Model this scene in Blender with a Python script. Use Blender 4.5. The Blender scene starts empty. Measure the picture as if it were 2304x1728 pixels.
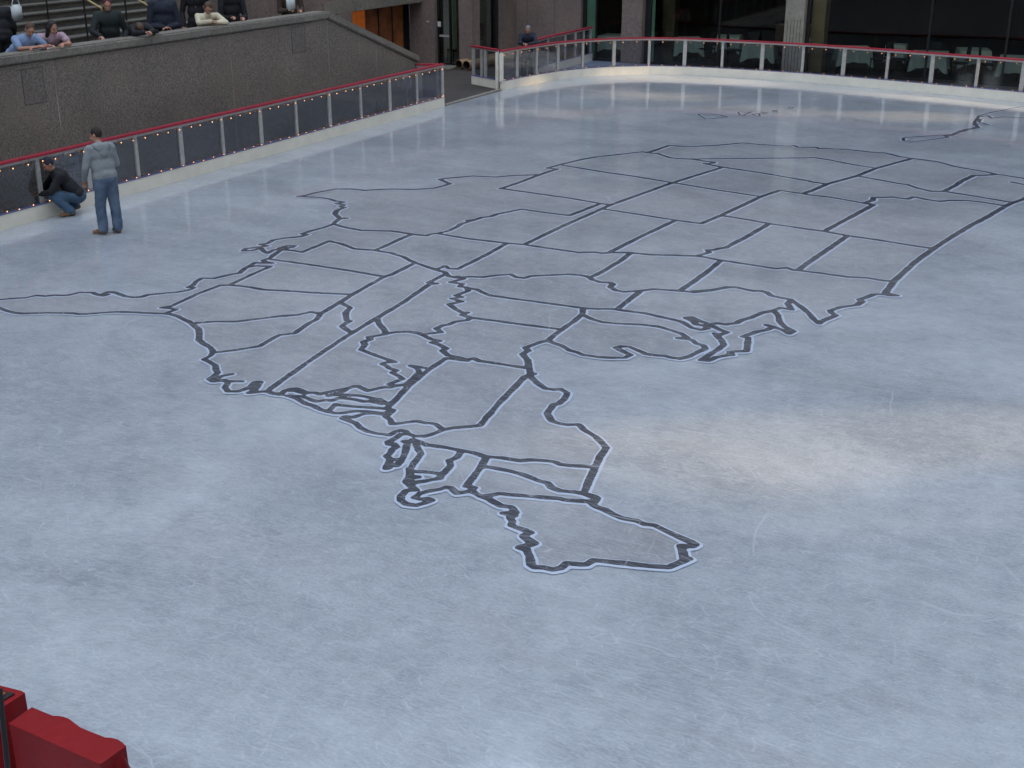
import bpy, bmesh, math, random
import numpy as np
from mathutils import Vector, Matrix, geometry
random.seed(7)
S = bpy.context.scene
C = S.collection
rad = math.radians
# ------------------------------------------------------------------ camera
F, PITCH, PSI, H = 2842.6, rad(21.363), math.atan2(.46187485, .88694511), 5.35
cam = bpy.data.cameras.new('camera'); cam.lens = 36 * F / 2304; cam.sensor_width = 36
cam.clip_start = .05; cam.clip_end = 2000
co = bpy.data.objects.new('camera', cam); C.objects.link(co)
co.location = (0, 0, H)
co.rotation_euler = (math.pi / 2 - PITCH, 0, PSI)
S.camera = co
# ------------------------------------------------------------------ world, sun, exposure
SUN_EL, SUN_AZ = rad(24), rad(5)            # sun stands to the right of the rink, low, beyond the buildings
w = bpy.data.worlds.new('World'); S.world = w; w.use_nodes = True
nt = w.node_tree
sky = nt.nodes.new('ShaderNodeTexSky'); sky.sky_type = 'NISHITA'; sky.sun_disc = False
sky.sun_elevation = SUN_EL; sky.sun_rotation = math.pi / 2 - SUN_AZ
bg = nt.nodes['Background']; bg.inputs['Strength'].default_value = .15
hs = nt.nodes.new('ShaderNodeHueSaturation'); hs.inputs['Saturation'].default_value = .42      # thin high cloud greys the sky
nt.links.new(sky.outputs[0], hs.inputs['Color']); nt.links.new(hs.outputs[0], bg.inputs['Color'])
sl = bpy.data.lights.new('sun', 'SUN'); sl.energy = 1.7; sl.angle = rad(1.4); sl.color = (1, .70, .40)
so = bpy.data.objects.new('sun', sl); C.objects.link(so)
SD = Vector((math.cos(SUN_AZ) * math.cos(SUN_EL), math.sin(SUN_AZ) * math.cos(SUN_EL), math.sin(SUN_EL)))
so.rotation_euler = SD.to_track_quat('Z', 'Y').to_euler(); so.location = SD * 150
S.view_settings.view_transform = 'Standard'; S.view_settings.look = 'None'
S.view_settings.gamma = 1; S.view_settings.exposure = 2.7

# ------------------------------------------------------------------ helpers
def ray(x, y):
    u = (x - 1152) / F; v = (y - 864) / F
    c, s = math.cos(PITCH), math.sin(PITCH)
    a, b, z = u, c - v * s, -s - v * c
    cp, sp = math.cos(PSI), math.sin(PSI)
    return (a * cp - b * sp, a * sp + b * cp, z)
def G(x, y, z=0.):
    r = ray(x, y); t = (H - z) / -r[2]
    return (r[0] * t, r[1] * t)
def atX(x, y, X):
    r = ray(x, y); t = X / r[0]; return (X, r[1] * t, H + r[2] * t)
def atY(x, y, Y):
    r = ray(x, y); t = Y / r[1]; return (r[0] * t, Y, H + r[2] * t)

def nodes(name):
    m = bpy.data.materials.new(name); m.use_nodes = True
    n = m.node_tree; return m, n, n.nodes['Principled BSDF']
def mat(name, col, rough=.6, metal=0., var=0., vscale=8., bump=0., bscale=40., spec=.5, col2=None):
    m, n, p = nodes(name)
    p.inputs['Roughness'].default_value = rough; p.inputs['Metallic'].default_value = metal
    p.inputs['Specular IOR Level'].default_value = spec
    c = (*col, 1)
    if var or col2:
        tc = n.nodes.new('ShaderNodeTexCoord')
        no = n.nodes.new('ShaderNodeTexNoise'); no.inputs['Scale'].default_value = vscale; no.inputs['Detail'].default_value = 6
        n.links.new(tc.outputs['Object'], no.inputs['Vector'])
        r = n.nodes.new('ShaderNodeValToRGB')
        lo = tuple(x * (1 - var) for x in col); hi = col2 or tuple(min(1, x * (1 + var)) for x in col)
        r.color_ramp.elements[0].position = .3; r.color_ramp.elements[1].position = .7
        r.color_ramp.elements[0].color = (*lo, 1); r.color_ramp.elements[1].color = (*hi, 1)
        n.links.new(no.outputs['Fac'], r.inputs[0]); n.links.new(r.outputs[0], p.inputs['Base Color'])
    else: p.inputs['Base Color'].default_value = c
    if bump:
        tc = n.nodes.new('ShaderNodeTexCoord')
        b = n.nodes.new('ShaderNodeBump'); b.inputs['Strength'].default_value = bump; b.inputs['Distance'].default_value = .02
        no = n.nodes.new('ShaderNodeTexNoise'); no.inputs['Scale'].default_value = bscale; no.inputs['Detail'].default_value = 4
        n.links.new(tc.outputs['Object'], no.inputs['Vector'])
        n.links.new(no.outputs['Fac'], b.inputs['Height']); n.links.new(b.outputs[0], p.inputs['Normal'])
    return m
def granite(name, base, speck=.5, stain=(.16, .10, .08), rough=.75):
    m, n, p = nodes(name); L = n.links.new; N = n.nodes.new
    tc = N('ShaderNodeTexCoord')
    def noise(sc, det=4, vec=None, mp=None):
        o = N('ShaderNodeTexNoise'); o.inputs['Scale'].default_value = sc; o.inputs['Detail'].default_value = det
        if mp:
            q = N('ShaderNodeMapping'); q.inputs['Scale'].default_value = mp; L(tc.outputs['Object'], q.inputs[0]); L(q.outputs[0], o.inputs['Vector'])
        else: L(tc.outputs['Object'], o.inputs['Vector'])
        return o.outputs['Fac']
    def ramp(src, a, b, ca, cb):
        r = N('ShaderNodeValToRGB'); e = r.color_ramp.elements
        e[0].position = a; e[1].position = b; e[0].color = (*ca, 1); e[1].color = (*cb, 1); L(src, r.inputs[0]); return r.outputs[0]
    def mix(f, a, b, mode='MIX'):
        x = N('ShaderNodeMix'); x.data_type = 'RGBA'; x.blend_type = mode
        if isinstance(f, float): x.inputs[0].default_value = f
        else: L(f, x.inputs[0])
        for s, v in ((6, a), (7, b)):
            if isinstance(v, tuple): x.inputs[s].default_value = (*v, 1)
            else: L(v, x.inputs[s])
        return x.outputs[2]
    c = ramp(noise(28, 3), .38, .62, tuple(x * (1 - speck) for x in base), tuple(x * (1 + speck) for x in base))
    c = mix(.45, c, ramp(noise(9, 5), .3, .7, tuple(x * .6 for x in base), tuple(x * 1.35 for x in base)))
    st = ramp(noise(2.2, 6, mp=(1, 1, .4)), .46, .75, (0, 0, 0), (.7, .7, .7))
    c = mix(st, c, stain)
    c = mix(.6, c, ramp(noise(.7, 4), .3, .7, (.62, .62, .64), (1.15, 1.12, 1.08)), 'MULTIPLY')
    w2 = ramp(noise(60, 1), .70, .74, (0, 0, 0), (.6, .6, .6))
    c = mix(w2, c, (.4, .37, .35))
    L(c, p.inputs['Base Color']); p.inputs['Roughness'].default_value = rough
    b = N('ShaderNodeBump'); b.inputs['Strength'].default_value = .4; b.inputs['Distance'].default_value = .01
    L(noise(70, 3), b.inputs['Height']); L(b.outputs[0], p.inputs['Normal'])
    return m
def glass_mat(name, tint, refl=1.0):
    m = bpy.data.materials.new(name); m.use_nodes = True; n = m.node_tree; n.nodes.clear()
    o = n.nodes.new('ShaderNodeOutputMaterial'); t = n.nodes.new('ShaderNodeBsdfTransparent'); t.inputs[0].default_value = (*tint, 1)
    g = n.nodes.new('ShaderNodeBsdfGlossy'); g.inputs['Roughness'].default_value = .03
    f = n.nodes.new('ShaderNodeFresnel'); f.inputs[0].default_value = 1.45
    k = n.nodes.new('ShaderNodeMath'); k.operation = 'MULTIPLY'; k.inputs[1].default_value = refl
    x = n.nodes.new('ShaderNodeMixShader')
    n.links.new(f.outputs[0], k.inputs[0]); n.links.new(k.outputs[0], x.inputs[0]); n.links.new(t.outputs[0], x.inputs[1]); n.links.new(g.outputs[0], x.inputs[2]); n.links.new(x.outputs[0], o.inputs[0])
    return m

def link(name, me, m, parent=None, smooth=False):
    o = bpy.data.objects.new(name, me); C.objects.link(o)
    if m is not None:
        me.materials.clear(); me.materials.append(m)
    if smooth:
        for p in me.polygons: p.use_smooth = True
    if parent: o.parent = parent; o.matrix_parent_inverse = Matrix.Identity(4)
    return o
def obj(name, bm, m, parent=None, smooth=False):
    me = bpy.data.meshes.new(name); bmesh.ops.recalc_face_normals(bm, faces=bm.faces); bm.to_mesh(me); bm.free()
    return link(name, me, m, parent, smooth)
def tag(o, label=None, cat=None, group=None, kind=None):
    if label: o['label'] = label
    if cat: o['category'] = cat
    if group: o['group'] = group
    if kind: o['kind'] = kind
    return o
def thing(name, label, cat, loc=(0, 0, 0), rz=0, group=None):
    o = bpy.data.objects.new(name, None); C.objects.link(o); o.location = loc; o.rotation_euler = (0, 0, rz)
    o.empty_display_size = .2
    return tag(o, label, cat, group)
def struct(name, bm, m): return tag(obj(name, bm, m), kind='structure')
def box(bm, x0, x1, y0, y1, z0, z1, bev=0):
    r = bmesh.ops.create_cube(bm, size=1); v = r['verts']
    bmesh.ops.scale(bm, vec=(x1 - x0, y1 - y0, z1 - z0), verts=v)
    bmesh.ops.translate(bm, vec=((x0 + x1) / 2, (y0 + y1) / 2, (z0 + z1) / 2), verts=v)
    if bev:
        es = list({e for q in v for e in q.link_edges}); bmesh.ops.bevel(bm, geom=es, offset=bev, segments=2, affect='EDGES')
    return bm
def B(*a, **k): return box(bmesh.new(), *a, **k)
def bar(bm, a, b, r0, r1=None, seg=10, caps=True):
    a = Vector(a); b = Vector(b); d = b - a; r1 = r0 if r1 is None else r1
    r = bmesh.ops.create_cone(bm, cap_ends=caps, segments=seg, radius1=r0, radius2=r1, depth=d.length)
    q = d.to_track_quat('Z', 'Y').to_matrix().to_4x4(); q.translation = (a + b) / 2
    bmesh.ops.transform(bm, matrix=q, verts=r['verts']); return bm
def ell(bm, c, r, rot=None, seg=14):
    k = bmesh.ops.create_uvsphere(bm, u_segments=seg, v_segments=max(6, seg * 2 // 3), radius=1)
    M = Matrix.Translation(Vector(c)) @ (rot.to_4x4() if rot else Matrix.Identity(4)) @ Matrix.Diagonal((*((r, r, r) if isinstance(r, (int, float)) else r), 1))
    bmesh.ops.transform(bm, matrix=M, verts=k['verts']); return bm
def prism(bm, pts, z0, z1):
    """closed outline pts (x,y) extruded z0..z1"""
    vb = [bm.verts.new((p[0], p[1], z0)) for p in pts]; vt = [bm.verts.new((p[0], p[1], z1)) for p in pts]
    n = len(pts)
    for i in range(n): bm.faces.new((vb[i], vb[(i + 1) % n], vt[(i + 1) % n], vt[i]))
    tri = geometry.tessellate_polygon([[Vector((p[0], p[1], 0)) for p in pts]])
    for t in tri:
        bm.faces.new([vb[i] for i in reversed(t)]); bm.faces.new([vt[i] for i in t])
    return bm
def sweep(bm, path, w0, w1, z0, z1):
    """bar of rectangular section along a plan path; w0..w1 offsets to the left of the direction"""
    n = len(path); P = [Vector((p[0], p[1])) for p in path]; rings = []
    for i in range(n):
        if i == 0: t = (P[1] - P[0]).normalized(); k = 1
        elif i == n - 1: t = (P[-1] - P[-2]).normalized(); k = 1
        else:
            a = (P[i] - P[i - 1]).normalized(); b = (P[i + 1] - P[i]).normalized(); t = (a + b).normalized(); k = 1 / max(.3, t.dot(a))
        m = Vector((-t.y, t.x)) * k
        a = P[i] + m * w0; b = P[i] + m * w1
        rings.append([bm.verts.new((a.x, a.y, z0)), bm.verts.new((b.x, b.y, z0)), bm.verts.new((b.x, b.y, z1)), bm.verts.new((a.x, a.y, z1))])
    for i in range(n - 1):
        for j in range(4): bm.faces.new((rings[i][j], rings[i][(j + 1) % 4], rings[i + 1][(j + 1) % 4], rings[i + 1][j]))
    bm.faces.new(rings[0]); bm.faces.new(rings[-1]); return bm

# ------------------------------------------------------------------ ice material
def ice_mat(name, dark, pale, amount=1., rough=.13, scr=1.):
    m, n, p = nodes(name); L = n.links.new; N = n.nodes.new
    tc = N('ShaderNodeTexCoord'); OB = tc.outputs['Object']
    def mapping(rot, sc):
        q = N('ShaderNodeMapping'); q.inputs['Rotation'].default_value = (0, 0, rot); q.inputs['Scale'].default_value = (*sc, 1); L(OB, q.inputs[0]); return q.outputs[0]
    def noise(vec, sc, det=5, dist=0., ro=.55):
        o = N('ShaderNodeTexNoise'); o.inputs['Scale'].default_value = sc; o.inputs['Detail'].default_value = det
        o.inputs['Distortion'].default_value = dist; o.inputs['Roughness'].default_value = ro; L(vec, o.inputs['Vector']); return o
    def mr(src, a, b, c=0., d=1.):
        r = N('ShaderNodeMapRange'); L(src, r.inputs[0]); r.inputs[1].default_value = a; r.inputs[2].default_value = b; r.inputs[3].default_value = c; r.inputs[4].default_value = d; return r.outputs[0]
    def math_(op, a, b):
        r = N('ShaderNodeMath'); r.operation = op
        for i, v in ((0, a), (1, b)):
            if isinstance(v, (int, float)): r.inputs[i].default_value = v
            else: L(v, r.inputs[i])
        return r.outputs[0]
    def mix(f, a, b):
        x = N('ShaderNodeMix'); x.data_type = 'RGBA'; L(f, x.inputs[0]) if not isinstance(f, float) else setattr(x.inputs[0], 'default_value', f)
        for s, v in ((6, a), (7, b)):
            if isinstance(v, tuple): x.inputs[s].default_value = (*v, 1)
            else: L(v, x.inputs[s])
        return x.outputs[2]
    cloud = mr(noise(mapping(.5, (1, 1.5)), .33, 5, .6).outputs['Fac'], .36, .66)
    mott = mr(noise(OB, 1.7, 6, .8).outputs['Fac'], .3, .72)
    # short brushed strokes, two directions
    def warped(rot, sc, seed):      # strokes that swing round with a slow swirl
        a1 = noise(OB, .16, 1); v1 = N('ShaderNodeVectorMath'); v1.operation = 'MULTIPLY_ADD'; L(a1.outputs['Color'], v1.inputs[0]); v1.inputs[1].default_value = (5, 5, 0); L(OB, v1.inputs[2])
        q = N('ShaderNodeMapping'); q.inputs['Rotation'].default_value = (0, 0, rot); q.inputs['Scale'].default_value = (*sc, 1); q.inputs['Location'].default_value = (seed, seed, 0); L(v1.outputs[0], q.inputs[0]); return q.outputs[0]
    st1 = mr(noise(warped(.75, (3, 9), 0), 5.5, 6, .9, .72).outputs['Fac'], .44, .72)
    st2 = mr(noise(warped(-.65, (3, 10), 5), 5.0, 6, .9, .72).outputs['Fac'], .46, .74)
    # long curved skate scratches: thin cell borders on warped coordinates, broken up by a mask
    scrs = None
    for k, (rt, sx, sy, sc, wd, off) in enumerate(((.4, 1, 5.2, .8, .012, 0), (-.7, 1, 4.6, 1.1, .012, 7), (1.5, 1, 5.8, 1.0, .012, 13), (.9, 1, 5, 2.0, .020, 23), (-.15, 1, 4.4, 1.7, .018, 31), (2.2, 1, 5.5, 1.4, .016, 41), (.1, 1, 6.5, 2.6, .022, 53), (1.9, 1, 6, 3.1, .024, 61), (-1.1, 1, 6.5, 2.9, .022, 71))):
        v = mapping(rt, (sx, sy))
        add = N('ShaderNodeVectorMath'); add.operation = 'ADD'; L(v, add.inputs[0])
        nn = noise(v, .55, 2); nn2 = N('ShaderNodeVectorMath'); nn2.operation = 'SCALE'; nn2.inputs['Scale'].default_value = .55; L(nn.outputs['Color'], nn2.inputs[0]); L(nn2.outputs[0], add.inputs[1])
        ad2 = N('ShaderNodeVectorMath'); ad2.operation = 'ADD'; L(add.outputs[0], ad2.inputs[0]); ad2.inputs[1].default_value = (off, off * .7, 0)
        vo = N('ShaderNodeTexVoronoi'); vo.feature = 'DISTANCE_TO_EDGE'; vo.inputs['Scale'].default_value = sc; L(ad2.outputs[0], vo.inputs['Vector'])
        line = mr(vo.outputs['Distance'], 0, wd, 1, 0)
        msk = mr(noise(ad2.outputs[0], 1.9, 3).outputs['Fac'], .45, .64)
        l = math_('MULTIPLY', line, msk)
        scrs = l if scrs is None else math_('MAXIMUM', scrs, l)
    # wide arcs left by turns of the blade and the resurfacer
    for sc, fr, wd in ((.10, 9, .035), (.22, 7, .045), (.4, 5, .05)):
        vo = N('ShaderNodeTexVoronoi'); vo.inputs['Scale'].default_value = sc; wv = noise(OB, .5, 2); va = N('ShaderNodeVectorMath'); va.operation = 'ADD'; L(OB, va.inputs[0]); L(wv.outputs['Color'], va.inputs[1]); L(va.outputs[0], vo.inputs['Vector'])
        fr_ = math_('FRACT', math_('MULTIPLY', vo.outputs['Distance'], fr), 0)
        l = math_('MULTIPLY', mr(math_('ABSOLUTE', math_('SUBTRACT', fr_, .5), 0), 0, wd * .35, 1, 0), mr(noise(OB, sc * 6, 2).outputs['Fac'], .54, .66))
        scrs = math_('MAXIMUM', scrs, l)
    f = math_('MULTIPLY', cloud, .36); f = math_('ADD', f, math_('MULTIPLY', mott, .17))
    f = math_('ADD', f, math_('MULTIPLY', st1, .28)); f = math_('ADD', f, math_('MULTIPLY', st2, .2))
    fine = mr(noise(OB, 38, 4).outputs['Fac'], .3, .7); f = math_('ADD', f, math_('MULTIPLY', fine, .16)); med = mr(noise(OB, 6, 5, .5).outputs['Fac'], .35, .68); f = math_('ADD', math_('MULTIPLY', f, .88), math_('MULTIPLY', med, .14))
    f = math_('MULTIPLY', f, amount)
    col = mix(f, dark, pale)
    warm = mr(noise(mapping(.3, (1, 2)), .5, 4, .4).outputs['Fac'], .56, .78, 0, .35)
    col = mix(warm, col, tuple(a * b for a, b in zip(dark, (1.25, 1.0, .88))))
    col = mix(math_('MULTIPLY', scrs, .46 * scr), col, (.62, .66, .72))
    L(col, p.inputs['Base Color'])
    p.inputs['IOR'].default_value = 1.33
    ro = math_('ADD', math_('MULTIPLY', f, .16), rough); ro = math_('ADD', ro, math_('MULTIPLY', scrs, .2)); L(ro, p.inputs['Roughness'])
    p.inputs['Specular IOR Level'].default_value = .25
    p.inputs['Coat Weight'].default_value = .9; p.inputs['Coat IOR'].default_value = 1.48; p.inputs['Coat Roughness'].default_value = .062      # the film of water on top
    b = N('ShaderNodeBump'); b.inputs['Strength'].default_value = .05; b.inputs['Distance'].default_value = .01
    hh = math_('ADD', math_('MULTIPLY', st1, .6), math_('MULTIPLY', mott, .8)); L(hh, b.inputs['Height']); L(b.outputs[0], p.inputs['Normal'])
    return m
ICE = ice_mat('ice', (.205, .238, .275), (.60, .645, .685), rough=.30)
LAND = ice_mat('ice_over_grey_paint', (.195, .213, .24), (.545, .572, .60), rough=.30)
LINE = ice_mat('ice_over_dark_paint', (.035, .04, .055), (.085, .09, .115), .8, rough=.3, scr=1)
EDGE = ice_mat('ice_over_white_edging', (.48, .56, .70), (.62, .69, .82), .8, rough=.3)

WHITE_BOARD = mat('cream_board', (.84, .80, .68), .35, var=.06, vscale=3)
LEDGE = mat('blue_grey_ledge', (.12, .13, .30), .4)
ALU = mat('weathered_aluminium', (.46, .45, .43), .45, .2, var=.18, vscale=14)
RED = mat('red_rail_cap', (.36, .018, .04), .45, var=.15)
PANE = glass_mat('rink_pane', (.76, .78, .82), .45)
GRANITE = granite('brown_grey_granite', (.200, .176, .150), .6, (.22, .17, .14))
GRANITE_B = granite('pinkish_granite', (.20, .158, .138), .3, (.23, .17, .145))
COPING = granite('coping_granite', (.20, .188, .158), .35, (.21, .185, .155))
DARK = mat('dark_metal', (.012, .012, .014), .4)
PAVE = granite('dark_pavement', (.055, .048, .044), .3, (.05, .04, .035))

# ------------------------------------------------------------------ the ground and the ice
P_BASE = [(1127.8, 203.4), (1163, 196), (1207, 187.6), (1252, 178), (1313, 172), (1381, 168), (1461, 166), (1539, 168)]
XL = -17.26
far_path = [(-17.25, 32.46), (-17.16, 33.25), (-17.0, 34.2), (-16.78, 35.2), (-16.37, 36.1), (-15.7, 36.95), (-14.8, 37.62), (-13.77, 38.0), (-12.6, 38.13), (-11.36, 38.17),
            (-10.12, 38.17), (-8.87, 38.05), (-7.57, 37.85), (-6.29, 37.62), (-5.04, 37.4), (-3.83, 37.17), (-2.5, 36.85), (-1.2, 36.4), (0, 35.7), (1.1, 34.7), (1.9, 33.5), (2.4, 32.2), (2.6, 30.9)] + [(2.6, 30.9 - 1.25 * k) for k in range(1, 25)]
def grid_sheet(x0, x1, y0, y1, z, n=1):
    bm = bmesh.new()
    bm.faces.new([bm.verts.new(p) for p in ((x0, y0, z), (x1, y0, z), (x1, y1, z), (x0, y1, z))]); return bm
struct('ground', grid_sheet(-600, 600, -600, 600, -.03), mat('ground_paving', (.06, .056, .052), .8, var=.3, vscale=.5))
ice_out = [(XL, -6), (XL, 32.5)] + far_path[1:] + [(2.6, -6)]
struct('ice', prism(bmesh.new(), ice_out, -.02, 0), ICE)
# pavement round the rink: an outer sheet lying a little under the ice
struct('pavement', grid_sheet(-26, 12, -8, 60, -.012), PAVE)
bm = bmesh.new(); prism(bm, [(-17.9, 36.6), (-17.72, 39.86), (-14.6, 39.86), (-12.9, 38.9), (-13.2, 38.08), (-14.9, 37.75), (-15.85, 37.05), (-16.6, 36.2), (-17.0, 35.4)], -.01, -.004)
struct('pale_mat', bm, mat('pale_blue_mat', (.24, .28, .36), .5, var=.1))
# threshold strip in the gate opening
bm = bmesh.new(); sweep(bm, [(XL, 29.27), (XL, 32.40)], -.05, .07, -.01, .045); struct('threshold', bm, mat('beige_threshold', (.26, .24, .21), .6, var=.2))

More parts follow.
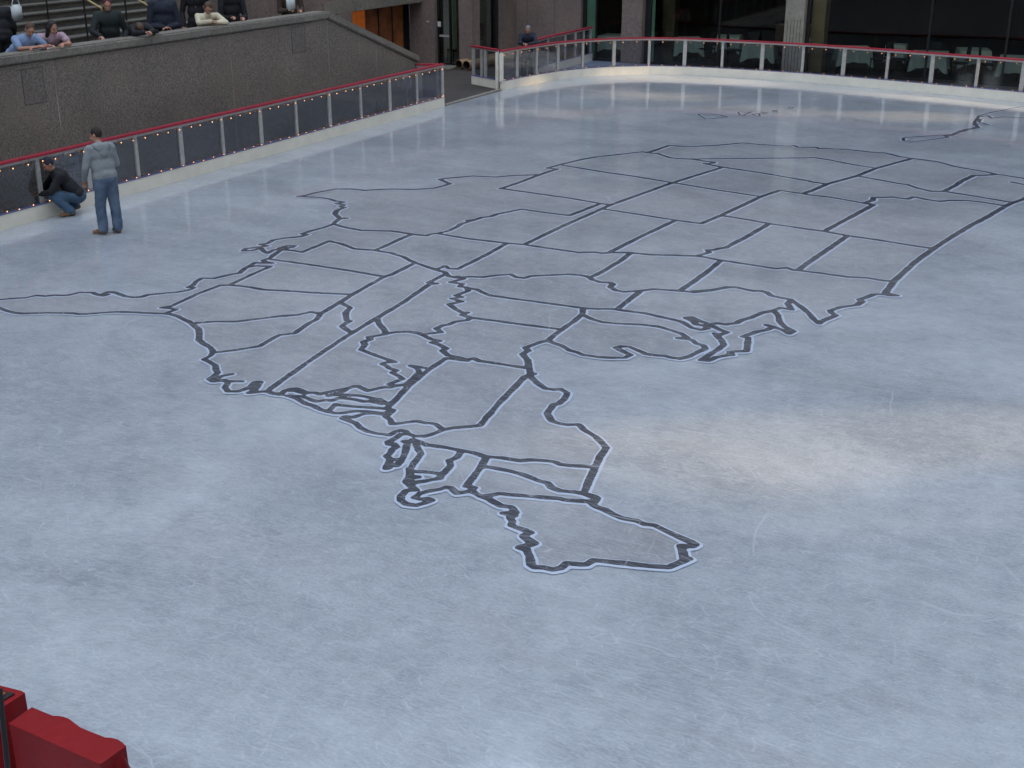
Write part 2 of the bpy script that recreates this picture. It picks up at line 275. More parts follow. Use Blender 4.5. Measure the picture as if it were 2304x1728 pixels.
# ------------------------------------------------------------------ the map laid in the ice (traced, then set out flat on the rink)
T = dict(A=(0, 540, 480), B=(400, 360, 480), C=(880, 360, 480), D=(1340, 300, 480), E=(1824, 300, 480), F=(400, 600, 480), G=(780, 560, 480), H=(1160, 560, 480), I=(1560, 520, 480),
         J=(780, 860, 480), K=(1140, 940, 480), L=(600, 820, 360), M=(1536, 220, 768))
def tp(t, x, y):
    a = T[t]; s = a[2] / 2212
    return G(a[0] + x * s, a[1] + y * s)
MAIN = """
E 2400,560 2290,500 2212,470 2110,455 1990,435 1930,430 1830,405 1650,375 1480,345 1330,300 1180,280 1050,265 920,245 830,220 760,205 640,200 500,185 380,170 230,165 140,160 90,165 60,150 0,152 D 2212,150 2100,148 2060,132 2010,137 1880,130 1700,120 1560,105 1500,105 1400,115 1230,130 1110,135 960,142 760,130 540,205
D 540,205 490,195 0,250 C 1970,0 1760,50 1620,88 1720,98 1545,155 1280,165 1090,180 850,170 740,180 550,195 505,205 560,230 610,250 560,268 450,295 330,305 230,310 0,305 B 2050,312 1940,320 1800,305 1640,305 1500,330 1400,350 1330,370 1250,380 1330,385 1490,395 1580,410 1640,430 1720,440 1650,455 1720,470 1690,485 1730,498 1650,525 1630,565 1680,610 1750,608
B 1680,610 1640,640 1610,670 1500,710 1380,740 1290,770 1340,780 1270,800 1110,815 990,835 930,870 860,880 930,895 870,905 700,925 680,945 760,945 870,920 890,950 930,970 1000,935 1040,935 1060,915 1130,895 1210,895 1180,910 1100,925 1060,945 1000,985 960,1020 880,1045 920,1065 980,1075 800,1070 740,1105 700,1125 640,1180 560,1190 450,1215 370,1235 250,1230 190,1265 150,1310 110,1325 170,1330 110,1355 0,1375 A 1740,555 1530,575 1470,595 1380,600 1300,590 1220,560 1170,545 1110,545 1070,565 1120,570 1070,585 1020,575 960,550 820,550 740,570 680,580 560,578 470,588 380,580 260,605 100,615 0,625 -80,635 -120,660 -60,690 0,710 60,735 150,760 240,768 500,760 760,765 830,775 900,772 1060,760 1200,750 1380,755 1550,765 1700,770 1770,775 1850,800 1910,830 1960,850 2010,890 2060,930 2070,980 2060,1040 2110,1080 2180,1120 F 370,890 340,930 270,965 330,995 390,1030 400,1080 420,1100 380,1140 330,1170 370,1195 430,1190 480,1180 530,1200 490,1260 520,1300 620,1300 690,1280 750,1250 800,1200 850,1200 830,1250 790,1290 740,1315 830,1305 920,1300 960,1310 L 60,405 200,425 250,370 330,345 400,340 480,370 540,395 600,400 670,400 740,420 850,390 1000,360 1120,340 1210,310 1260,310 1330,340 1400,375 1500,350 1620,320 1700,325 1750,300 1690,280 1800,240 1880,210 1830,170 1740,120 1800,90 1700,60 1660,30 1600,0 G 400,1185 500,1180 420,1150 300,1110 200,1070 150,1050 190,1000 170,970 250,945 230,920 350,900 410,890
F 380,1180 450,1145 500,1130 560,1120
F 480,1190 560,1195 670,1195
F 760,1270 800,1215 855,1205 810,1250
L 320,370 400,370 470,395 540,410
L 1690,325 1800,300 1900,290 1960,250 2040,190 2110,110 2090,60 1990,25 2130,45 2230,62
L 290,440 400,445 500,450 620,500 700,520 800,505 900,510 980,480 1060,475 1200,490 1250,500 1330,520 1420,515 1500,530 1600,550 1630,540 1560,490 1480,480 1380,455 1250,435 1060,430 950,425 860,440 1000,405 1090,360
L 1490,500 1560,520 1610,545
L 300,440 420,480 540,550 650,580 740,630 850,660 950,685 1050,680 1200,655 1350,655 1480,670 1640,690 1700,650
L 850,655 950,560 1000,570 1200,590 1450,605 1680,625 1740,640 1690,690 1650,730 1710,770 1730,830 1790,830 1900,815 2080,790 2212,820 J 850,430 920,440 1000,500 1100,480 1280,465 1380,455
L 1650,700 1480,685 1350,690 1260,720 1200,740 1080,730 1040,755 1150,790 1230,820 1300,890 1400,935 1530,965 1700,985 1780,940 1860,915 1920,930 1960,970 2050,1000 2150,1000 J 800,570 900,540 1000,500
L 1930,970 1860,975 1780,1030 1680,1080 1690,1110 1760,1110 1790,1150 1740,1180 1700,1250 1660,1270 1710,1320 1660,1420 1650,1450 1690,1440 1700,1330 1850,1320
L 1900,1070 1945,1090 1930,1180 1900,1270 1850,1350 1800,1410
L 1900,1070 2000,1065 2070,1080 2160,1100 2212,1130
J 720,650 740,700 770,750 730,800 690,860 650,930 650,1000 620,1040 670,1090 720,1125 620,1130 570,1180 560,1230 620,1270 720,1285 810,1260 880,1230 840,1215 770,1220 700,1205 760,1160 850,1135 950,1120 1030,1095 1080,1100 1140,1160 1270,1140 1340,1160 1390,1185
J 640,900 660,960 650,1050 690,1110
J 680,600 780,630 830,655 1000,680 1190,715 1300,735 1450,780 1600,790 1800,820 1900,810 2000,815 2120,825 K 500,465 560,490 700,505 900,515
J 690,932 800,935 960,955
J 670,990 740,990
J 680,1050 800,1035 900,1015 970,1005
J 1190,720 1140,790 1060,820 1080,870 960,995
J 1450,790 1390,890 1240,1085 1330,1100 1300,1120 1340,1160
J 1410,890 1470,885 1700,930 1850,970 1990,1030 2080,1050 2130,1100 K 560,765 700,775 800,795 880,825
J 1390,1185 1480,1180 1590,1160 1700,1175 1900,1190 2212,1215 K 600,860 890,878
J 1390,1190 1480,1220 1600,1290 1710,1300 1750,1360 1620,1365 1740,1390 1690,1415 1720,1450 1700,1490 1780,1520 1840,1540 1910,1565 1830,1600 K 190,1250 290,1310 210,1335 130,1350 210,1380 240,1450 250,1530 290,1560 390,1560 480,1580 560,1565 620,1515 760,1530 830,1530 900,1485 1200,1515 1500,1545 1680,1560 1800,1510 1890,1470 1840,1460 1830,1400 1800,1335 1930,1340 1960,1320 1900,1290 1800,1250 1650,1180 1530,1120 1430,1110 1350,1075 1200,1050 1100,1010 1020,960 940,935 890,910 930,840 900,820 800,790 860,640 920,520 960,420 1030,320 980,260 920,200 850,160 800,130 750,75 620,80 540,65 470,40 J 2110,380 2080,330 2140,240 H 450,1610 510,1560 540,1500 470,1460 400,1465 310,1455 230,1400 150,1330 150,1290 140,1230 130,1160 70,1095 130,1060 100,1030 170,1005 250,975 340,955 400,900 480,840 600,760 690,680 700,620
G 1940,1300 1850,1330 1700,1480 1540,1650 J 1380,455
G 410,890 390,840 340,790 310,720
G 380,890 500,870 650,865 750,880 870,940 960,960 880,975 960,1000 1030,1040 990,1060 1050,1110 1150,1130 1250,1155 1320,1140 1380,1170 1500,1185 1850,1240
G 1030,1140 860,1250 640,1430 430,1650 J 430,275
G 1030,1140 1250,1165
G 300,730 0,910 F 1400,960 1100,1170 920,1300
G 300,730 600,550 860,370 930,365 850,355 1021,267
G 800,890 980,870 930,830 990,800 1060,790 1130,760 1250,745 1290,720 1190,690 1250,665 1200,665 1130,630 1060,580 1190,550 1090,520 1190,505 1130,490 1190,465 1260,440 1240,405 1170,395 1200,370 1080,350 1210,315 1150,290
G 1250,410 1350,425 1420,460 1500,490 1650,510 H 0,525 200,550 450,585 700,618 850,628 1000,628 1120,645 1350,675 1500,710 1620,735 1730,765 1830,825 1920,845 1990,830 1960,800 1870,790 1850,760 1770,720 1830,715 1930,760 2010,785 2110,775 2180,790 I 350,970 440,960 500,930 600,900 720,850 830,830 900,800 1020,820 980,760 1010,720
G 1290,720 1500,745 H 0,780 200,805 470,840
H 700,690 800,735 900,765 1050,780 1300,790 1480,810 1600,845 1720,885 1780,925 1680,930 1780,940 1830,950 1880,990 1950,1005 1970,1040 1900,1070 1800,1120 1700,1145 1600,1130 1550,1115 1450,1110 1350,1095 1250,1050 1180,1020 1100,1015 1040,1030 1100,1060 1190,1105 1130,1135 1000,1135 850,1125 700,1105 640,1080 570,1060 480,1010 400,985 350,960
H 2030,800 2130,850 2190,870 2110,900 2060,880 2130,950 2160,1000 2080,1060 2000,1110 1920,1160 2000,1165 2080,1130 I 370,1290 400,1255 550,1250 560,1190 570,1110 510,1100 600,1070 650,1050 760,1030 830,1000 760,980
I 820,995 920,1030 990,1068 1035,1045 950,1000 890,940 880,880 840,835
I 380,1260 400,1290
H 1300,440 1180,530 1060,625
H 1190,50 1100,120 900,240 800,290
I 280,315 150,420 0,530 H 1700,440
I 1600,50 1400,190 1250,290 1090,405
I 0,630 200,615 350,585 450,590 620,625 700,625 760,640 810,675 900,695 1010,715 1100,780 1200,860 1250,920 1300,965 1350,930 1480,880 1430,850 1420,830 1520,795 1600,785 1700,770 1750,735 1720,715 1800,690 1870,660 1970,660 2050,675 2110,672 2010,650
E 2400,560 2212,685 2090,725 2020,757 1850,860 1650,965 1490,1060 1270,1200 1080,1340 860,1540 I 1990,645
E 0,257 50,257 200,280 450,330 680,365
E 1050,265 680,365 480,445 170,530 0,603 D 2150,630
D 2230,600 2150,630
E 0,505 170,530
E 480,445 700,485 920,525 1000,535 1100,570 1250,605 1380,605 1600,640 1850,680 2080,720
E 1380,605 1500,545 1560,500 1690,440 1800,440 1930,430
D 1910,595 2150,630 2230,645 E 200,665 450,710 640,745 570,720 640,700 650,670 750,668 850,665 1000,685 1060,665 1100,668 1200,690 1330,710 1450,700 1620,700 1800,720 2020,757
E 650,745 400,880 140,1020
D 1300,855 1550,895 1800,940 2212,1000 E 150,1022 390,1067 700,1110 1000,1160 1270,1200
D 1320,355 800,515 160,745 0,815 C 1800,680 1380,880
D 540,205 650,215 720,240 780,258 900,268 1000,272 1150,295 1220,303 1220,312 1130,318 1320,355 1700,410 2212,498 E 0,505
D 1000,270 1500,265 2230,258
C 1760,55 2212,130 D 400,450 800,515 1250,590 1715,660
D 1910,595 1715,660 1300,855 1090,940 830,905 450,845 90,790
D 830,905 500,1060 160,1230
D 1800,940 1550,1085 1350,1190 1280,1200 1220,1215 1160,1215 1180,1240 1050,1275
C 1545,155 1360,225 1140,300 1500,350 1850,400 2170,455 D 160,745
C 2170,455 1850,580 1600,550 1360,515 1270,530 1200,545 1100,565 1030,590 940,600 880,620 790,632 850,630 720,670 680,700 580,745 480,765 400,775 370,790 230,775 0,740 B 2060,738 1900,735 1800,715 1700,695 1620,668
C 480,767 800,820 1200,867 1380,882 1600,915 1950,965 H 830,38 900,50 1000,42 1190,45 1400,65 1600,70 1850,78 1960,90 2080,115 2212,135 I 500,340 700,370 860,395 970,385 1040,410 1110,415 1350,445 1600,480 1800,490 1980,520 2080,525
C 1200,868 1000,980 690,1135 600,1130 560,1105 470,1140
C 220,775 100,820 0,870 B 2050,940
B 1100,935 1200,945 1290,960 1570,845 1700,875 1830,925 2030,940 2212,970 C 120,1005 200,1050 250,1070 340,1100 470,1145 560,1170 600,1210 680,1225 820,1215 950,1220 1100,1200 1240,1190 1300,1220 1380,1230 1440,1210 H 180,285 400,275 560,268 680,278 760,295 800,325 880,350 980,355 1010,370 980,400 1040,435 1120,450 1300,440 1430,422 1560,430 1700,440 1850,455 2000,440 2212,402
C 240,1075 0,1195 B 2140,1215 1800,1405 1700,1470 F 1480,495 1440,550 1350,600 1210,695 1140,705 1050,715 950,770 850,830 600,870 400,895
F 1470,490 1380,475 1250,505 1050,520 850,545 600,575 400,575 180,590
F 1700,385 1790,430 1740,480 1750,560 1780,570 1700,620 1790,685
B 970,1035 1300,1080 1800,1155 2140,1215
B 540,1300 750,1200 960,1110 890,1105 800,1103 740,1115
A 1710,768 1830,725 1760,712 1680,705 1780,690 B 0,1490 200,1395 440,1305 540,1302 640,1310 760,1325 880,1350 1100,1360 1400,1380 1800,1400
"""
WASH = "E 2090,510 2212,535 2330,560"
ALASKA = "M 2200,60 2130,70 2080,82 2020,92 1960,108 1920,120 1905,140 1890,160 1910,190 1870,200 1800,215 1750,238 1680,245 1500,255 1430,262 1430,280 1510,286 1620,272 1720,258 1700,250 1745,246 1800,225 1850,210 1920,195 1880,170 1980,175 1920,160 1930,140\nM 1925,125 1980,118 2000,135 2080,125 2212,132 2300,128"
HAWAII = ["M 100,108 115,120 150,140 200,136 290,125 240,112 165,108 100,108", "M 358,95 380,93 415,97 450,93 410,108 395,118 370,112 358,95", "M 450,110 470,118 500,121 495,104 470,108 450,110", "M 508,102 530,104 555,99 530,98 508,102", "M 578,85 600,90 618,88 600,83 578,85", "M 678,69 700,72 722,65 700,62 678,69"]
def parse(txt):
    out = []
    for ln in txt.strip().split('\n'):
        t = None; pl = []
        for tok in ln.split():
            if len(tok) == 1: t = tok
            else:
                x, y = tok.split(','); q = tp(t, float(x), float(y))
                if pl and math.dist(q, pl[-1]) < .012: continue
                pl.append(q)
        if len(pl) > 1: out.append(pl)
    return out
def band_meshes(polys, w1, w2, g=.024, shift=(.0, .0), z=.008, rough=.0):
    """two non-overlapping flat meshes: distance < w1 and w1..w2 from the polylines (contours of a distance grid)"""
    A = np.array([p for pl in polys for p in pl]); lo = A.min(0) - .4; hi = A.max(0) + .4
    nx, ny = [int(math.ceil(v / g)) + 1 for v in (hi - lo)]
    D1 = np.full((nx, ny), 9.); D2 = D1.copy()
    def stamp(D, a, b):
        x0 = max(0, int((min(a[0], b[0]) - lo[0] - w2 - .06) / g)); x1 = min(nx, int((max(a[0], b[0]) - lo[0] + w2 + .06) / g) + 2)
        y0 = max(0, int((min(a[1], b[1]) - lo[1] - w2 - .06) / g)); y1 = min(ny, int((max(a[1], b[1]) - lo[1] + w2 + .06) / g) + 2)
        X, Y = np.meshgrid(lo[0] + g * np.arange(x0, x1), lo[1] + g * np.arange(y0, y1), indexing='ij')
        d = (b[0] - a[0], b[1] - a[1]); l2 = d[0] ** 2 + d[1] ** 2 + 1e-12
        t = np.clip(((X - a[0]) * d[0] + (Y - a[1]) * d[1]) / l2, 0, 1)
        q = np.hypot(X - a[0] - t * d[0], Y - a[1] - t * d[1])
        D[x0:x1, y0:y1] = np.minimum(D[x0:x1, y0:y1], q)
    for pl in polys:
        for a, b in zip(pl, pl[1:]):
            stamp(D1, a, b); stamp(D2, (a[0] + shift[0], a[1] + shift[1]), (b[0] + shift[0], b[1] + shift[1]))
    if rough:      # hand-cut edges: let the width wander
        X, Y = np.meshgrid(np.arange(nx) * g, np.arange(ny) * g, indexing='ij')
        wob = np.sin(X * 7.3 + 2 * np.sin(Y * 5.1)) * np.sin(Y * 8.7 + 1.7 * np.sin(X * 6.2)) + .6 * np.sin(X * 23 + 3 * np.sin(Y * 17)) * np.sin(Y * 27)
        D1 = D1 + wob * rough; D2 = D2 + wob * rough * .8
    wide = np.interp(lo[1] + g * np.arange(ny), [11, 24], [.9, 1.3])[None, :]; D1 = D1 / wide; D2 = D2 / wide      # the far half was cut with a wider strip
    E = np.maximum(w1 - D1, D2 - w2)      # inside the edging where < 0 : outside dark and within w2
    def clip(poly, f):
        out = []
        for i in range(len(poly)):
            p, q = poly[i], poly[(i + 1) % len(poly)]; a, b = p[f], q[f]
            if a <= 0: out.append(p)
            if (a <= 0) != (b <= 0):
                t = a / (a - b); out.append(tuple(p[k] + (q[k] - p[k]) * t for k in range(len(p))))
        return out
    def build(fields):
        mask = np.ones((nx - 1, ny - 1), bool)
        for Fd in fields:
            mask &= np.minimum(np.minimum(Fd[:-1, :-1], Fd[1:, :-1]), np.minimum(Fd[:-1, 1:], Fd[1:, 1:])) < 0
        V, Fc = [], []
        for i, j in zip(*np.nonzero(mask)):
            poly = [tuple([lo[0] + g * a, lo[1] + g * b] + [float(Fd[a, b]) for Fd in fields]) for a, b in ((i, j), (i + 1, j), (i + 1, j + 1), (i, j + 1))]
            for k in range(len(fields)): poly = clip(poly, 2 + k) if poly else poly
            if len(poly) < 3: continue
            Fc.append(tuple(range(len(V), len(V) + len(poly)))); V += [(p[0], p[1], z) for p in poly]
        me = bpy.data.meshes.new('m'); me.from_pydata(V, [], Fc); me.update(); return me
    return build([D1 - w1]), build([w1 - D1, D2 - w2])
def map_thing(name, label, txt, land=None, w1=.044, w2=.071, g=.024, rough=.006):
    P = parse(txt); t = thing(name, label, 'floor map', (0, 0, 0))
    a, b = band_meshes(P, w1, w2, g, (.010, -.014), rough=rough)
    link('dark_outline', a, LINE, t); link('pale_edging', b, EDGE, t)['kind'] = 'stuff'
    if land:
        bm = bmesh.new(); vs = [bm.verts.new((x, y, .004)) for x, y in land]
        for tr in geometry.tessellate_polygon([[Vector((x, y, 0)) for x, y in land]]):
            try: bm.faces.new([vs[i] for i in tr])
            except ValueError: pass
        for f in bm.faces:
            if f.normal.z < 0: f.normal_flip()
        me = bpy.data.meshes.new('land'); bm.normal_update()
        for f in bm.faces:
            if f.normal.z < 0: f.normal_flip()
        bm.to_mesh(me); bm.free(); link('grey_land', me, LAND, t)
    return t
LANDTXT = """E 2400,560 2212,470 1930,430 1480,345 1050,265 760,205 380,170 0,152 D 1700,120 1500,105 1110,135 760,130 540,205 0,250 C 1970,0 1760,50 1620,88 1720,98 1545,155 1090,180 740,180 505,205 610,250 330,305 B 1940,320 1640,305 1250,380 1490,395 1690,460 1640,540 1680,610 1610,670 1290,770 1270,800 990,835 900,900 700,930 700,945 880,925 930,965 1060,935 960,1020 740,1105 560,1190 250,1230 150,1320 0,1375 A 1740,555 1380,600 1140,550 1050,580 960,550 740,570 0,625 -120,660 60,735 240,768 830,775 1380,755 1770,775 2010,890 2065,930 2060,1040 2180,1120 F 370,890 270,965 390,1030 420,1100 350,1180 530,1200 500,1290 620,1300 800,1220 790,1290 920,1300 L 200,425 330,345 540,395 300,440 540,550 850,660 1050,680 1120,720 1040,755 1230,820 1400,935 1700,985 1780,1030 1680,1080 1760,1110 1700,1250 1650,1440 1850,1360 1900,1270 J 690,880 650,940 620,1040 670,1100 570,1180 560,1230 720,1285 870,1240 700,1205 850,1135 1080,1100 1140,1160 1390,1190 1600,1290 1710,1300 1720,1450 1910,1565 K 290,1310 210,1380 250,1530 480,1580 620,1515 830,1530 900,1485 1680,1560 1890,1470 1830,1400 1960,1320 1650,1180 1350,1075 940,935 930,840 800,790 860,640 1030,320 850,160 750,75 470,40 J 2110,380 2140,240 H 450,1610 540,1500 310,1455 150,1330 140,1230 70,1095 170,1005 340,955 570,1060 850,1125 1190,1105 1040,1030 1180,1020 1350,1095 1700,1145 1970,1040 1880,990 1780,925 1990,840 2000,800 2130,850 2060,880 2160,1000 1920,1160 2080,1130 I 550,1250 560,1110 830,1000 990,1068 1035,1045 890,940 840,835 900,800 1020,820 1010,720 1200,860 1300,965 1480,880 1420,830 1750,735 1870,660 1990,645 2080,530 E 860,1540 1080,1340 1490,1060 1850,860 2212,685"""
map_thing('country_map', 'large outline map with state borders in dark lines edged white across the ice', MAIN + WASH, parse(LANDTXT)[0])
map_thing('state_outline', 'long jagged peninsula outline set in the ice at the far right corner', ALASKA, w1=.034, w2=.062)
for k, (s, lb) in enumerate(zip(HAWAII, ('largest island outline of the small chain, a wedge at its left end', 'second island outline of the small chain, beside the wedge', 'third island outline from the left in the small chain', 'fourth island outline from the left in the small chain', 'fifth island outline from the left, a short dash on the far ice', 'last island outline at the right end of the small chain'))):
    tag(map_thing('island_outline', lb, s, w1=.026, w2=.05, g=.016), group='island outlines on the far ice')

# ------------------------------------------------------------------ rink fences
def fence(name, label, path, posts, cuts=True, gate=False, skip_post_width=()):
    t = thing(name, label, 'rink fence', (path[0][0], path[0][1], 0)); ox, oy = path[0]
    P = [(x - ox, y - oy) for x, y in path]
    obj('board', sweep(bmesh.new(), P, -.035, .035, .0, .25), WHITE_BOARD, t)
    obj('ledge', sweep(bmesh.new(), P, -.042, .05, .252, .268), LEDGE, t)
    obj('rail_frame', sweep(bmesh.new(), P, -.03, .03, 1.03, 1.075), ALU, t)
    obj('red_rail', sweep(bmesh.new(), P, -.055, .065, 1.077, 1.115), RED, t)
    cum = [0]
    for a, b in zip(P, P[1:]): cum.append(cum[-1] + math.dist(a, b))
    def at(s):
        for i in range(len(P) - 1):
            if s <= cum[i + 1] or i == len(P) - 2:
                k = (s - cum[i]) / (cum[i + 1] - cum[i]); a, b = P[i], P[i + 1]
                return (a[0] + (b[0] - a[0]) * k, a[1] + (b[1] - a[1]) * k), math.atan2(b[1] - a[1], b[0] - a[0])
    for i, s in enumerate(posts):
        (x, y), an = at(s); wd = .056 if i % 2 else .038
        o = obj('post', box(bmesh.new(), -wd, wd, -.03, .03, .27, 1.028, .004), ALU, t); o.location = (x, y, 0); o.rotation_euler = (0, 0, an)
    for s0, s1 in zip(posts, posts[1:]):
        inner = [c for c in cum if s0 + .05 < c < s1 - .05]
        pts = [at(v)[0] for v in [s0 + .05] + inner + [s1 - .05]]
        obj('glass_pane', sweep(bmesh.new(), pts, -.005, .005, .27, 1.028), PANE, t)
    return t, at, cum[-1]
left_posts = [5.0, 6.28, 7.55, 8.8, 10.05, 11.3, 12.55, 13.8] # replaced below
ly = [-5.9 + 1.26 * k for k in range(0)]
ys = [15.42 - 1.25 * k for k in range(12, 0, -1)] + [15.42, 16.55, 17.8, 19.03, 20.28, 21.53, 22.79, 24.05, 25.33, 26.6, 27.88, 29.16]
y0 = ys[0] - .05
LF, lat, ll = fence('rink_fence', 'long straight rink fence with red rail along the granite wall', [(XL, y0), (XL, 29.21)], [y - y0 for y in ys])
fp_s = [0.03]
import bisect
cumf = [0]
for a, b in zip(far_path, far_path[1:]): cumf.append(cumf[-1] + math.dist(a, b))
s = .03; far_posts = [.04]
targets = [far_path[i] for i in range(1, len(far_path))]
for i in range(1, len(far_path)): far_posts.append(cumf[i])
far_posts[-1] -= .04
FF, fat, fl = fence('rink_fence', 'curved rink fence with red rail in front of the restaurant windows', far_path, far_posts)
for y in (XL,): pass
RF, _, _ = fence('rink_fence', 'short return fence turning back to the wall foot beside the gate opening', [(XL - .045, 29.13), (-17.83, 28.82)], [.05, .52])
SF, _, _ = fence('rink_fence', 'short side fence running from the curved fence back to the restaurant', [(-17.62, 35.3), (-17.75, 36.5), (-17.72, 39.80)], [.05, 1.2, 2.45, 3.2, 3.85, 4.4])
GF, _, _ = fence('rink_gate', 'open rink gate leaf swung back beside the curved fence', [(-17.45, 32.66), (-18.62, 33.22)], [.05, .62, .82, 1.22])
GF['category'] = 'gate'
obj('hinge_post', B(-.06, .03, -.07, .0, .0, 1.03, bev=.006), WHITE_BOARD, GF)
obj('end_post', B(-.03, .06, -.06, .03, .25, 1.03, bev=.006), WHITE_BOARD, FF)
# grey boxes clamped behind fence posts
for y, lb in ((16.32, 'grey control box behind the fence post by the crouching man'), (27.62, 'grey control box behind the fence near the gate opening')):
    t = thing('control_box', lb, 'control box', (XL - .12, y, 0), group='control boxes on the fence')
    obj('casing', B(-.06, .06, -.12, .12, .66, .98, bev=.01), ALU, t); obj('lid', B(.061, .075, -.105, .105, .675, .965, bev=.004), ALU, t)
    obj('conduit', bar(bmesh.new(), (0, 0, 0), (0, 0, .66), .018), ALU, t)
# strings of lights: a wire with small warm bulbs
BULB = bpy.data.materials.new('warm_bulb'); BULB.use_nodes = True
_p = BULB.node_tree.nodes['Principled BSDF']; _p.inputs['Base Color'].default_value = (1, .6, .3, 1); _p.inputs['Emission Color'].default_value = (1, .40, .13, 1); _p.inputs['Emission Strength'].default_value = .6
try: BULB.cycles.emission_sampling = 'NONE'
except Exception: pass
bulb_me = None
def light_string(label, at, s0, s1, z, side, step):
    global bulb_me
    n = int((s1 - s0) / step) + 1
    (x0, y0_), _ = at(s0)
    base = at.base
    t = thing('string_lights', label, 'string lights', (base[0], base[1], 0), group='strings of small warm lights on the rink fences')
    pts = []
    for k in range(n + 1):
        (x, y), an = at(min(s1, s0 + k * step)); nx, ny = -math.sin(an) * side, math.cos(an) * side
        pts.append((x + nx, y + ny, z + .006 * math.sin(k * 2.1)))
    bm = bmesh.new()
    for a, b in zip(pts, pts[1:]): 
        if math.dist(a, b) > .01: bar(bm, a, b, .003, seg=5)
    obj('wire', bm, DARK, t)
    for k, p in enumerate(pts[:100]):
        if bulb_me is None:
            bm = ell(bmesh.new(), (0, 0, -.012), (.0075, .0075, .011), seg=8); o = obj('bulb', bm, BULB, t); bulb_me = o.data
        else: o = bpy.data.objects.new('bulb', bulb_me); C.objects.link(o); o.parent = t
        o.location = (p[0] + random.uniform(-.01, .01), p[1] + random.uniform(-.03, .03), p[2] + random.uniform(-.008, .004))
lat_ = lambda s: lat(s); lat_.base = (XL, y0)
fat_ = lambda s: fat(s); fat_.base = far_path[0]
light_string('string of warm lights under the red rail of the long straight fence', lat_, 12.0, ll - .1, 1.0, -.05, .315)
light_string('string of warm lights along the ledge of the long straight fence', lat_, 12.0, ll - .1, .30, -.05, .315)
light_string('string of warm lights under the red rail of the curved fence', fat_, .1, 17.5, 1.0, -.05, .42)
light_string('string of warm lights along the ledge of the curved fence', fat_, .1, 17.5, .30, -.05, .42)

# ------------------------------------------------------------------ granite retaining wall with sloping end
WX = -17.86
W = thing('retaining_wall', 'brown granite retaining wall with a stone coping behind the straight fence', 'wall', (WX, 0, 0))
def side_poly(pts, x0, x1):    # pts (y,z), extruded in x
    bm = bmesh.new(); a = [bm.verts.new((x0, y, z)) for y, z in pts]; b = [bm.verts.new((x1, y, z)) for y, z in pts]; n = len(pts)
    for i in range(n): bm.faces.new((a[i], a[(i + 1) % n], b[(i + 1) % n], b[i]))
    bm.faces.new(a); bm.faces.new(list(reversed(b))); return bm
Yp, Ye = 25.0, 29.0
sl_ = (1.12 - 2.55) / (Ye - Yp)
obj('wall', side_poly([(-8, -.02), (Ye, -.02), (Ye, 1.12 - .02), (Yp, 2.54), (-8, 2.54)], -.32, -.0), GRANITE, W)
cp = bmesh.new()
for v in (side_poly([(-8, 2.555), (Yp - .02, 2.555), (Yp + .03, 2.725), (-8, 2.725)], -.36, .05), side_poly([(Yp - .01, 2.56), (Ye, 1.12), (Ye, 1.30), (Yp + .035, 2.73)], -.36, .05)):
    me = bpy.data.meshes.new('t'); v.to_mesh(me); v.free(); cp.from_mesh(me)
bmesh.ops.recalc_face_normals(cp, faces=cp.faces)
bmesh.ops.bevel(cp, geom=list(cp.edges), offset=.03, segments=3, affect='EDGES')
obj('coping', cp, COPING, W)
seam = mat('pale_joint', (.30, .28, .25), .8, var=.5, vscale=1.5)
for y, z1, wd in ((16.62, 2.53, .008), (21.47, 2.5, .008), (13.2, 2.5, .006), (24.98, 2.5, .005), (27.0, 1.8, .005)):
    obj('joint', B(.0, .003, y - wd, y + wd, 0, z1), seam, W)
PATCH = granite('patched_granite', (.165, .148, .13), .55, (.17, .145, .125))
for (xa, ya), (xb, yb) in (((47, 158), (104, 228)), ((655, 62), (688, 115))):
    _, Y0, Z1 = atX(xa, ya, WX); _, Y1, Z0 = atX(xb, yb, WX)
    p = obj('access_panel', B(-.004, .006, Y0, Y1, Z0, Z1), PATCH, W)
    bm = bmesh.new()
    for a in ((Y0 - .012, Y0, Z0, Z1), (Y1, Y1 + .012, Z0, Z1), (Y0 - .012, Y1 + .012, Z0 - .012, Z0), (Y0 - .012, Y1 + .012, Z1, Z1 + .012)): box(bm, -.002, .004, *a)
    obj('panel_joint', bm, mat('dark_joint', (.07, .06, .055), .9), p)
# walkway floor behind the wall, the flight of steps behind it
FLZ = 1.65
struct('walkway', side_poly([(-8, 0), (Yp + .3, 0), (Yp + .3, FLZ), (-8, FLZ)], -19.9, -18.2), PAVE)
bm = bmesh.new()
for k in range(9):
    z = FLZ - .18 * (k + 1)
    if z > .02: box(bm, -19.9, -18.2, Yp + .3 + .42 * k, Yp + .3 + .42 * (k + 1) - .002, 0, z)
tag(obj('steps', bm, PAVE), 'short granite steps going down behind the sloping end of the wall', 'steps')
ST = thing('staircase', 'broad grey stone steps rising behind the leaning people', 'stairs', (-19.9, 0, 0))
STONE = granite('step_stone', (.082, .078, .066), .25, (.07, .065, .055)); NOSE = granite('step_nosing', (.115, .112, .095), .2, (.09, .085, .07))
bm = bmesh.new(); bn = bmesh.new()
for k in range(20):
    x = -.35 * k; z = FLZ + .15 * (k + 1)
    box(bm, x - .35, x, 4, 24.4, z - .6, z - .03); box(bn, x - .35, x + .03, 4, 24.4, z - .028, z)
obj('tread', bm, STONE, ST); obj('nosing', bn, NOSE, ST)
BRASS = mat('brass_rail', (.45, .36, .16), .35, .6)
